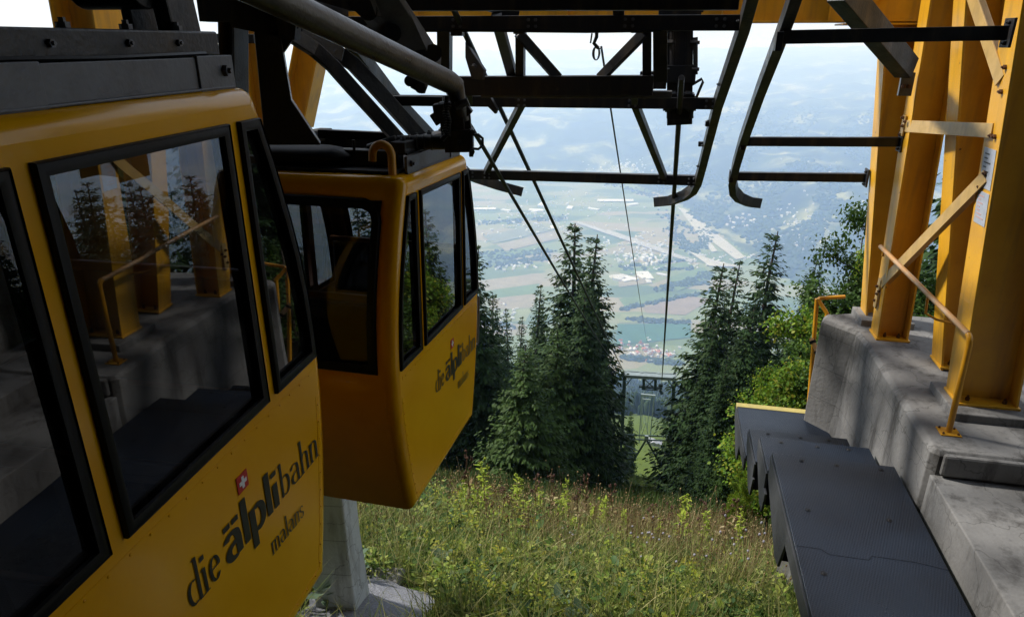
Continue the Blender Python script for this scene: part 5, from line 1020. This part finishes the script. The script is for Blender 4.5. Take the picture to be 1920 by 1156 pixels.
ii, jj = np.meshgrid(np.arange(len(azs) - 1), np.arange(nd - 1), indexing='ij'); q = (ii * nd + jj).ravel(); F = np.stack([q, q + 1, q + nd + 1, q + nd], 1)[:, ::-1]
tq = (DS - np.interp(AZ, fa, fd)); mi = (tq[:-1, :-1] > 60).astype(np.int32).ravel()
def mat_valley():
    m = mat('valley_fields', (.1, .12, .05), .95, spec=.1); t = m.node_tree; p = t.nodes['Principled BSDF']; c = t.nodes.new('ShaderNodeTexCoord'); g = t.nodes.new('ShaderNodeMapping'); g.inputs['Rotation'].default_value = (0, 0, R(24)); g.inputs['Scale'].default_value = (1 / 420, 1 / 170, 0)
    v = t.nodes.new('ShaderNodeTexVoronoi'); v.distance = 'CHEBYCHEV'; v.inputs['Scale'].default_value = 1; v.inputs['Randomness'].default_value = .8; t.links.new(c.outputs['Object'], g.inputs['Vector']); t.links.new(g.outputs['Vector'], v.inputs['Vector'])
    s = t.nodes.new('ShaderNodeSeparateColor'); t.links.new(v.outputs['Color'], s.inputs['Color']); r = t.nodes.new('ShaderNodeValToRGB'); r.color_ramp.interpolation = 'CONSTANT'; e = r.color_ramp.elements
    cs = [(.10, .14, .05), (.14, .18, .07), (.07, .11, .045), (.24, .21, .13), (.16, .19, .08), (.22, .20, .13), (.09, .13, .06), (.19, .20, .10)]
    while len(e) < len(cs): e.new(.5)
    for i, k in enumerate(cs): e[i].position = i / len(cs); e[i].color = (*k, 1)
    t.links.new(s.outputs['Red'], r.inputs['Fac']); t.links.new(r.outputs['Color'], p.inputs['Base Color']); return m
def mat_mount():
    m = mat('mountain_slope', (.13, .15, .06), .95, spec=.1); t = m.node_tree; p = t.nodes['Principled BSDF']; c = t.nodes.new('ShaderNodeTexCoord'); n = t.nodes.new('ShaderNodeTexNoise'); n.inputs['Scale'].default_value = .0016; n.inputs['Detail'].default_value = 12; n.inputs['Roughness'].default_value = .66; n.inputs['Distortion'].default_value = .6
    r = t.nodes.new('ShaderNodeValToRGB'); e = r.color_ramp.elements; e[0].position = .43; e[0].color = (.010, .020, .016, 1); e[1].position = .62; e[1].color = (.25, .26, .14, 1); x = e.new(.53); x.color = (.04, .06, .03, 1)
    t.links.new(c.outputs['Object'], n.inputs['Vector']); t.links.new(n.outputs['Fac'], r.inputs['Fac']); t.links.new(r.outputs['Color'], p.inputs['Base Color']); return m
M['valley'] = mat_valley(); M['mount'] = mat_mount()
structure(np_mesh('valley_terrain', V, F, [M['valley'], M['mount']], midx=mi, smooth=True))
TD = np.concatenate([np.linspace(2300, 6000, 260), np.geomspace(6000, 15000, 160)])
def on_terrain_many(xs, ys):
    """where the sight lines through these picture points meet the valley and its slopes"""
    out = []
    for x, y in zip(xs, ys):
        r = ray(x, y); h_ = math.hypot(r.x, r.y); out.append((r.x / h_, r.y / h_, r.z / h_))
    D = np.array(out); zr = D[:, 2:3] * TD; zt = terr(D[:, 0:1] * TD, D[:, 1:2] * TD); g_ = zr - zt; i = np.argmax(g_ < 0, 1); i = np.where((g_ < 0).any(1), np.maximum(i, 1), len(TD) - 1); k = np.arange(len(D)); g0 = g_[k, i - 1]; g1 = g_[k, i]
    t = np.clip(g0 / (g0 - g1 + 1e-9), 0, 1); d = TD[i - 1] + (TD[i] - TD[i - 1]) * t; return D * d[:, None]
fcol = {'tan': (.25, .22, .15), 'pink': (.22, .175, .13), 'green': (.11, .17, .06), 'lime': (.20, .23, .10), 'teal': (.045, .12, .075), 'grey': (.16, .18, .13), 'pale': (.40, .39, .36), 'white': (.6, .6, .6), 'road': (.34, .34, .34)}
FM = {k: mat('field_' + k, c_, .95, 0, .4, .02, None, spec=.1) for k, c_ in fcol.items()}
POLY = [('tan', [(905, 525), (1010, 512), (1018, 530), (910, 545)]), ('green', [(910, 545), (1012, 531), (1005, 549), (915, 560)]), ('tan', [(915, 561), (1005, 550), (1000, 576), (918, 581)]), ('lime', [(920, 582), (1000, 577), (985, 602), (918, 602)]),
        ('pink', [(1205, 577), (1290, 555), (1335, 560), (1285, 590), (1212, 586)]), ('green', [(1160, 560), (1240, 548), (1262, 556), (1172, 575)]), ('lime', [(1165, 588), (1282, 592), (1272, 605), (1160, 604)]), ('teal', [(1158, 607), (1295, 606), (1295, 632), (1155, 646)]),
        ('green', [(1160, 506), (1290, 490), (1302, 498), (1166, 516)]), ('tan', [(1160, 520), (1202, 516), (1215, 530), (1160, 538)]), ('grey', [(905, 442), (1010, 420), (1042, 430), (925, 456)]), ('tan', [(930, 458), (1040, 433), (1050, 446), (950, 470)]), ('green', [(1250, 520), (1320, 500), (1340, 520), (1270, 545)]),
        ('green', [(905, 470), (945, 471), (1010, 462), (1010, 474), (905, 486)]), ('pale', [(1270, 388), (1285, 392), (1335, 428), (1398, 482), (1380, 486), (1318, 440)]), ('pale', [(1330, 425), (1390, 440), (1402, 450), (1345, 438)]), ('pale', [(1280, 400), (1290, 402), (1345, 470), (1335, 472)]),
        ('white', [(1120, 373), (1188, 373), (1188, 377), (1120, 377)]), ('white', [(880, 389), (930, 389), (930, 392), (880, 392)]), ('road', [(1080, 418), (1088, 416), (1300, 486), (1296, 492)]), ('road', [(1135, 432), (1141, 430), (1255, 470), (1250, 474)]), ('pale', [(1290, 470), (1340, 488), (1395, 500), (1330, 498)])]
fg = MB(); fk = list(fcol)
for i, (k, pl_) in enumerate(POLY): fg.mi = fk.index(k); fg.add([at_z(x, y, VZ + .8 + .35 * i) for x, y in pl_], [tuple(range(len(pl_)))])
structure(fg.build('fields', [FM[k] for k in fk]))
# woods: belts and the forest on the lower hillside, far too many to count
M['wood'] = leaf_mat('far_wood', [(.012, .028, .014), (.022, .042, .018), (.035, .055, .02)], .9, 0)
def blobs(P, rad, hgt, seed):
    r = np.random.default_rng(seed); n = len(P); k = 7; rings = [(0, .7), (.25, 1.0), (.6, .75), (.85, .35)]; vs = []
    for t, f in rings:
        for j in range(k): an_ = 2 * np.pi * j / k; q = f * rad * r.uniform(.7, 1.25, n); vs.append(P + np.stack([np.cos(an_) * q, np.sin(an_) * q, hgt * t * r.uniform(.9, 1.1, n)], 1))
    vs.append(P + np.stack([np.zeros(n), np.zeros(n), hgt], 1)); m = len(vs); V = np.stack(vs, 1).reshape(-1, 3); o = (np.arange(n) * m)[:, None]; fl = []
    for a_ in range(3):
        for j in range(k): fl.append(o + np.array([a_ * k + j, a_ * k + (j + 1) % k, (a_ + 1) * k + (j + 1) % k, (a_ + 1) * k + j]))
    for j in range(k): fl.append(o + np.array([3 * k + j, 3 * k + (j + 1) % k, m - 1, m - 1]))
    return V, np.concatenate(fl, 0)
BELT = [([(905, 500), (1030, 484)], 90, 12), ([(905, 478), (960, 482), (1030, 472)], 130, 22), ([(1165, 580), (1230, 566), (1335, 546)], 90, 6), ([(1170, 598), (1290, 606)], 70, 8), ([(1235, 545), (1330, 515)], 120, 14), ([(1250, 535), (1330, 530)], 60, 10), ([(1235, 400), (1330, 445), (1300, 470), (1255, 430)], 260, 22), ([(1100, 330), (1240, 372)], 140, 14), ([(1160, 500), (1290, 488)], 50, 3), ([(1165, 505), (1300, 505)], 30, 8), ([(905, 605), (960, 615)], 40, 8), ([(890, 420), (1060, 408)], 90, 10), ([(1165, 670), (1275, 682)], 160, 7)]
P_ = []
rb = random.Random(3)
for pl_, n, sp in BELT:
    for _ in range(n): i = rb.randrange(len(pl_) - 1); t = rb.random(); P_.append(tuple(at_z(pl_[i][0] + (pl_[i + 1][0] - pl_[i][0]) * t + rb.gauss(0, sp * .3), pl_[i][1] + (pl_[i + 1][1] - pl_[i][1]) * t + rb.gauss(0, sp * .22), VZ)))
P_ = np.array(P_); V, F = blobs(P_, RNG.uniform(8, 17, len(P_)), RNG.uniform(10, 18, len(P_)), 4); tb = bpy.data.objects.new('tmp', None)
holder = np_tri_mesh('tree_belts', V, F, M['wood'], None); structure(holder, 'stuff')
n = 5200; a = RNG.uniform(330, 2350, n); b = RNG.uniform(-.55, .45, n) * a; keep = (np.abs(b - .3) > 16 + 25 * np.sin(a / 90) ** 2) | (a > 520); a, b = a[keep], b[keep]; gz = ground(a, b)
P_ = np.stack([a * SL + b * CL, a * CL - b * SL, gz - 1], 1); V, F = blobs(P_, RNG.uniform(3, 6, len(a)), RNG.uniform(14, 26, len(a)), 5); structure(np_tri_mesh('far_forest', V, F, M['wood'], None), 'stuff')
n = 9000; xs = RNG.uniform(1230, 1640, n); ys = RNG.uniform(200, 520, n); PP = []
kk = (ys < np.interp(xs, [1230, 1335, 1420, 1500, 1640], [370, 440, 505, 548, 600]) - 6) & (fbm(xs / 60, (ys * 1.5 + xs * .6) / 60, 21) > .52)
P_ = on_terrain_many(xs[kk][:2600], ys[kk][:2600]); V, F = blobs(P_, RNG.uniform(12, 26, len(P_)), RNG.uniform(14, 24, len(P_)), 6); structure(np_tri_mesh('mountain_woods', V, F, M['wood'], None), 'stuff')
# houses of the towns and villages
HW = [mat('house_white', (.60, .60, .60), .7), mat('house_cream', (.50, .48, .44), .7), mat('house_grey', (.5, .5, .5), .7)]; HR = [mat('roof_red', (.30, .10, .06), .8), mat('roof_brown', (.16, .09, .07), .8), mat('roof_grey', (.42, .42, .43), .7), mat('roof_light', (.52, .53, .55), .6)]
hp = {}
def house_proto(kind, i, j):
    if (kind, i, j) in hp: return copy_tree(hp[(kind, i, j)])
    g = MB(); L, W, H = {'house': (13, 10, 7), 'block': (26, 13, 17), 'hall': (75, 34, 9)}[kind]; g.box((0, 0, H / 2), (L, W, H)); g.mi = 1; rh = 4 if kind == 'house' else 1.2
    g.prism([(-L / 2 - .7, -W / 2 - .8, H), (-L / 2 - .7, W / 2 + .8, H), (-L / 2 - .7, 0, H + rh)], (L + 1.4, 0, 0)); o = g.build('house' if kind == 'house' else 'building' if kind == 'block' else 'hall', [HW[i], HR[j]]); hp[(kind, i, j)] = o; return o
rh_ = random.Random(9)
TOWN = [('house', 45, (1222, 660, 30, 9), (0, 1, 0), 'small house in the village seen just above the pylon', 'houses of the village above the pylon'), ('house', 22, (935, 606, 14, 18), (1, 2, 2), 'small pale house in the village beside the thin distant spruce tips', 'houses of the village beside the thin spruces'),
        ('house', 45, (1205, 470, 36, 17), (2, 3, 3), 'pale house in the town spread beside the two tallest spruce tips', 'houses of the valley town'), ('block', 24, (1195, 486, 36, 8), (3, 2, 3), 'white apartment block at the meadow-side edge of the valley town', 'apartment blocks of the town'),
        ('house', 30, (968, 500, 34, 3.5), (2, 3, 2), 'pale house in the long row along the dark wood strip', 'houses along the wood strip'), ('house', 30, (985, 405, 55, 22), (3, 2, 3), 'pale house in the hazy town crossed by the two dark cables', 'houses of the hazy town under the cables'), ('hall', 9, (1192, 520, 26, 6), (3, 3, 2), 'long white hall on the open fields between the cable and the tall spruces', 'white halls on the fields'), ('hall', 8, (1080, 400, 80, 18), (3, 3, 3), 'pale industrial hall in the hazy far part of the valley', 'far industrial halls'),
        ('house', 20, (1388, 415, 17, 8), (3, 3, 2), 'bright house in the small hillside hamlet above the river fan', 'houses of the hillside hamlet'), ('house', 38, (1490, 428, 28, 20), (3, 3, 2), 'bright house in the larger hillside village above the bare spruce spire', 'houses of the hillside village'), ('house', 30, (1175, 312, 24, 6), (3, 3, 3), 'bright far house in the village above the middle of the lowest crossbar', 'houses of the far village'), ('house', 12, (1330, 492, 30, 8), (3, 2, 2), 'house along the valley road behind the slim spruce tip', 'houses along the valley road')]
tot = 0
for kind, n, (cx_, cy_, sx_, sy_), roofs, lab, grp in TOWN:
    pts = []
    for k in range(n):
        x, y = cx_ + max(-2, min(2, rh_.gauss(0, 1))) * sx_, cy_ + max(-2, min(2, rh_.gauss(0, 1))) * sy_; y += (x - cx_) * (.12 if 'row' in lab else .10 if 'above the pylon' in lab else 0) * (-1 if 'row' in lab else 1); pts.append((x, y))
    for P in on_terrain_many([p_[0] for p_ in pts], [p_[1] for p_ in pts]):
        P = Vector(P); o = house_proto(kind, rh_.randrange(3) if kind == 'house' and roofs[0] < 2 else 0, rh_.choice(roofs))
        o.location = P - Vector((0, 0, .8)); s = rh_.uniform(.8, 1.35) * (1.2 if y < 440 else 1); o.scale = (s, s, s); o.rotation_euler.z = rh_.uniform(0, 3.14); tag(o, lab, 'building' if kind != 'house' else 'house', grp)
g = MB()
for (cx_, cy_, sx_, sy_, n) in ((1205, 470, 46, 17, 110), (985, 408, 60, 20, 90), (1490, 430, 30, 22, 60), (1222, 662, 32, 9, 50), (1175, 312, 28, 7, 40), (1100, 380, 90, 30, 70), (1350, 490, 45, 10, 40), (940, 610, 18, 18, 30), (1560, 330, 40, 60, 20)):
    pts = [(cx_ + rh_.gauss(0, 1) * sx_, cy_ + rh_.gauss(0, 1) * sy_) for _ in range(n)]
    for P in on_terrain_many([p_[0] for p_ in pts], [p_[1] for p_ in pts]):
        P = Vector(P); L = rh_.uniform(9, 18); g.mi = rh_.choice((0, 0, 1)); rot = Matrix.Rotation(rh_.uniform(0, 3), 3, 'Z'); H = rh_.uniform(6, 10); g.box(P + Vector((0, 0, H / 2 - 1)), (L, L * .7, H), rot); g.mi = 2 + rh_.randrange(2)
        g.prism([P + rot @ Vector((-L / 2 - .5, -L * .4, H - 1)), P + rot @ Vector((-L / 2 - .5, L * .4, H - 1)), P + rot @ Vector((-L / 2 - .5, 0, H + 2))], rot @ Vector((L + 1, 0, 0)))
structure(g.build('distant_houses', [HW[0], HW[1], HR[2], HR[3]]), 'stuff')
# ------------------------------------------------------------------ haze: the air over the valley
me = bpy.data.meshes.new('haze'); bm = bmesh.new(); bmesh.ops.create_cube(bm, size=1); bm.to_mesh(me); bm.free(); ho = bpy.data.objects.new('haze', me); COL.objects.link(ho); ho.scale = (52000, 27500, 1380); ho.location = (0, 13400, -630); ho['kind'] = 'stuff'
hm = bpy.data.materials.new('valley_haze'); hm.use_nodes = True; t = hm.node_tree; t.nodes.remove(t.nodes['Principled BSDF']); pv = t.nodes.new('ShaderNodeVolumePrincipled'); pv.inputs['Color'].default_value = (.40, .58, 1, 1); pv.inputs['Density'].default_value = 1.9e-4; pv.inputs['Anisotropy'].default_value = .25; pv.inputs['Absorption Color'].default_value = (1, 1, 1, 1)
t.links.new(pv.outputs[0], t.nodes['Material Output'].inputs['Volume']); me.materials.append(hm)
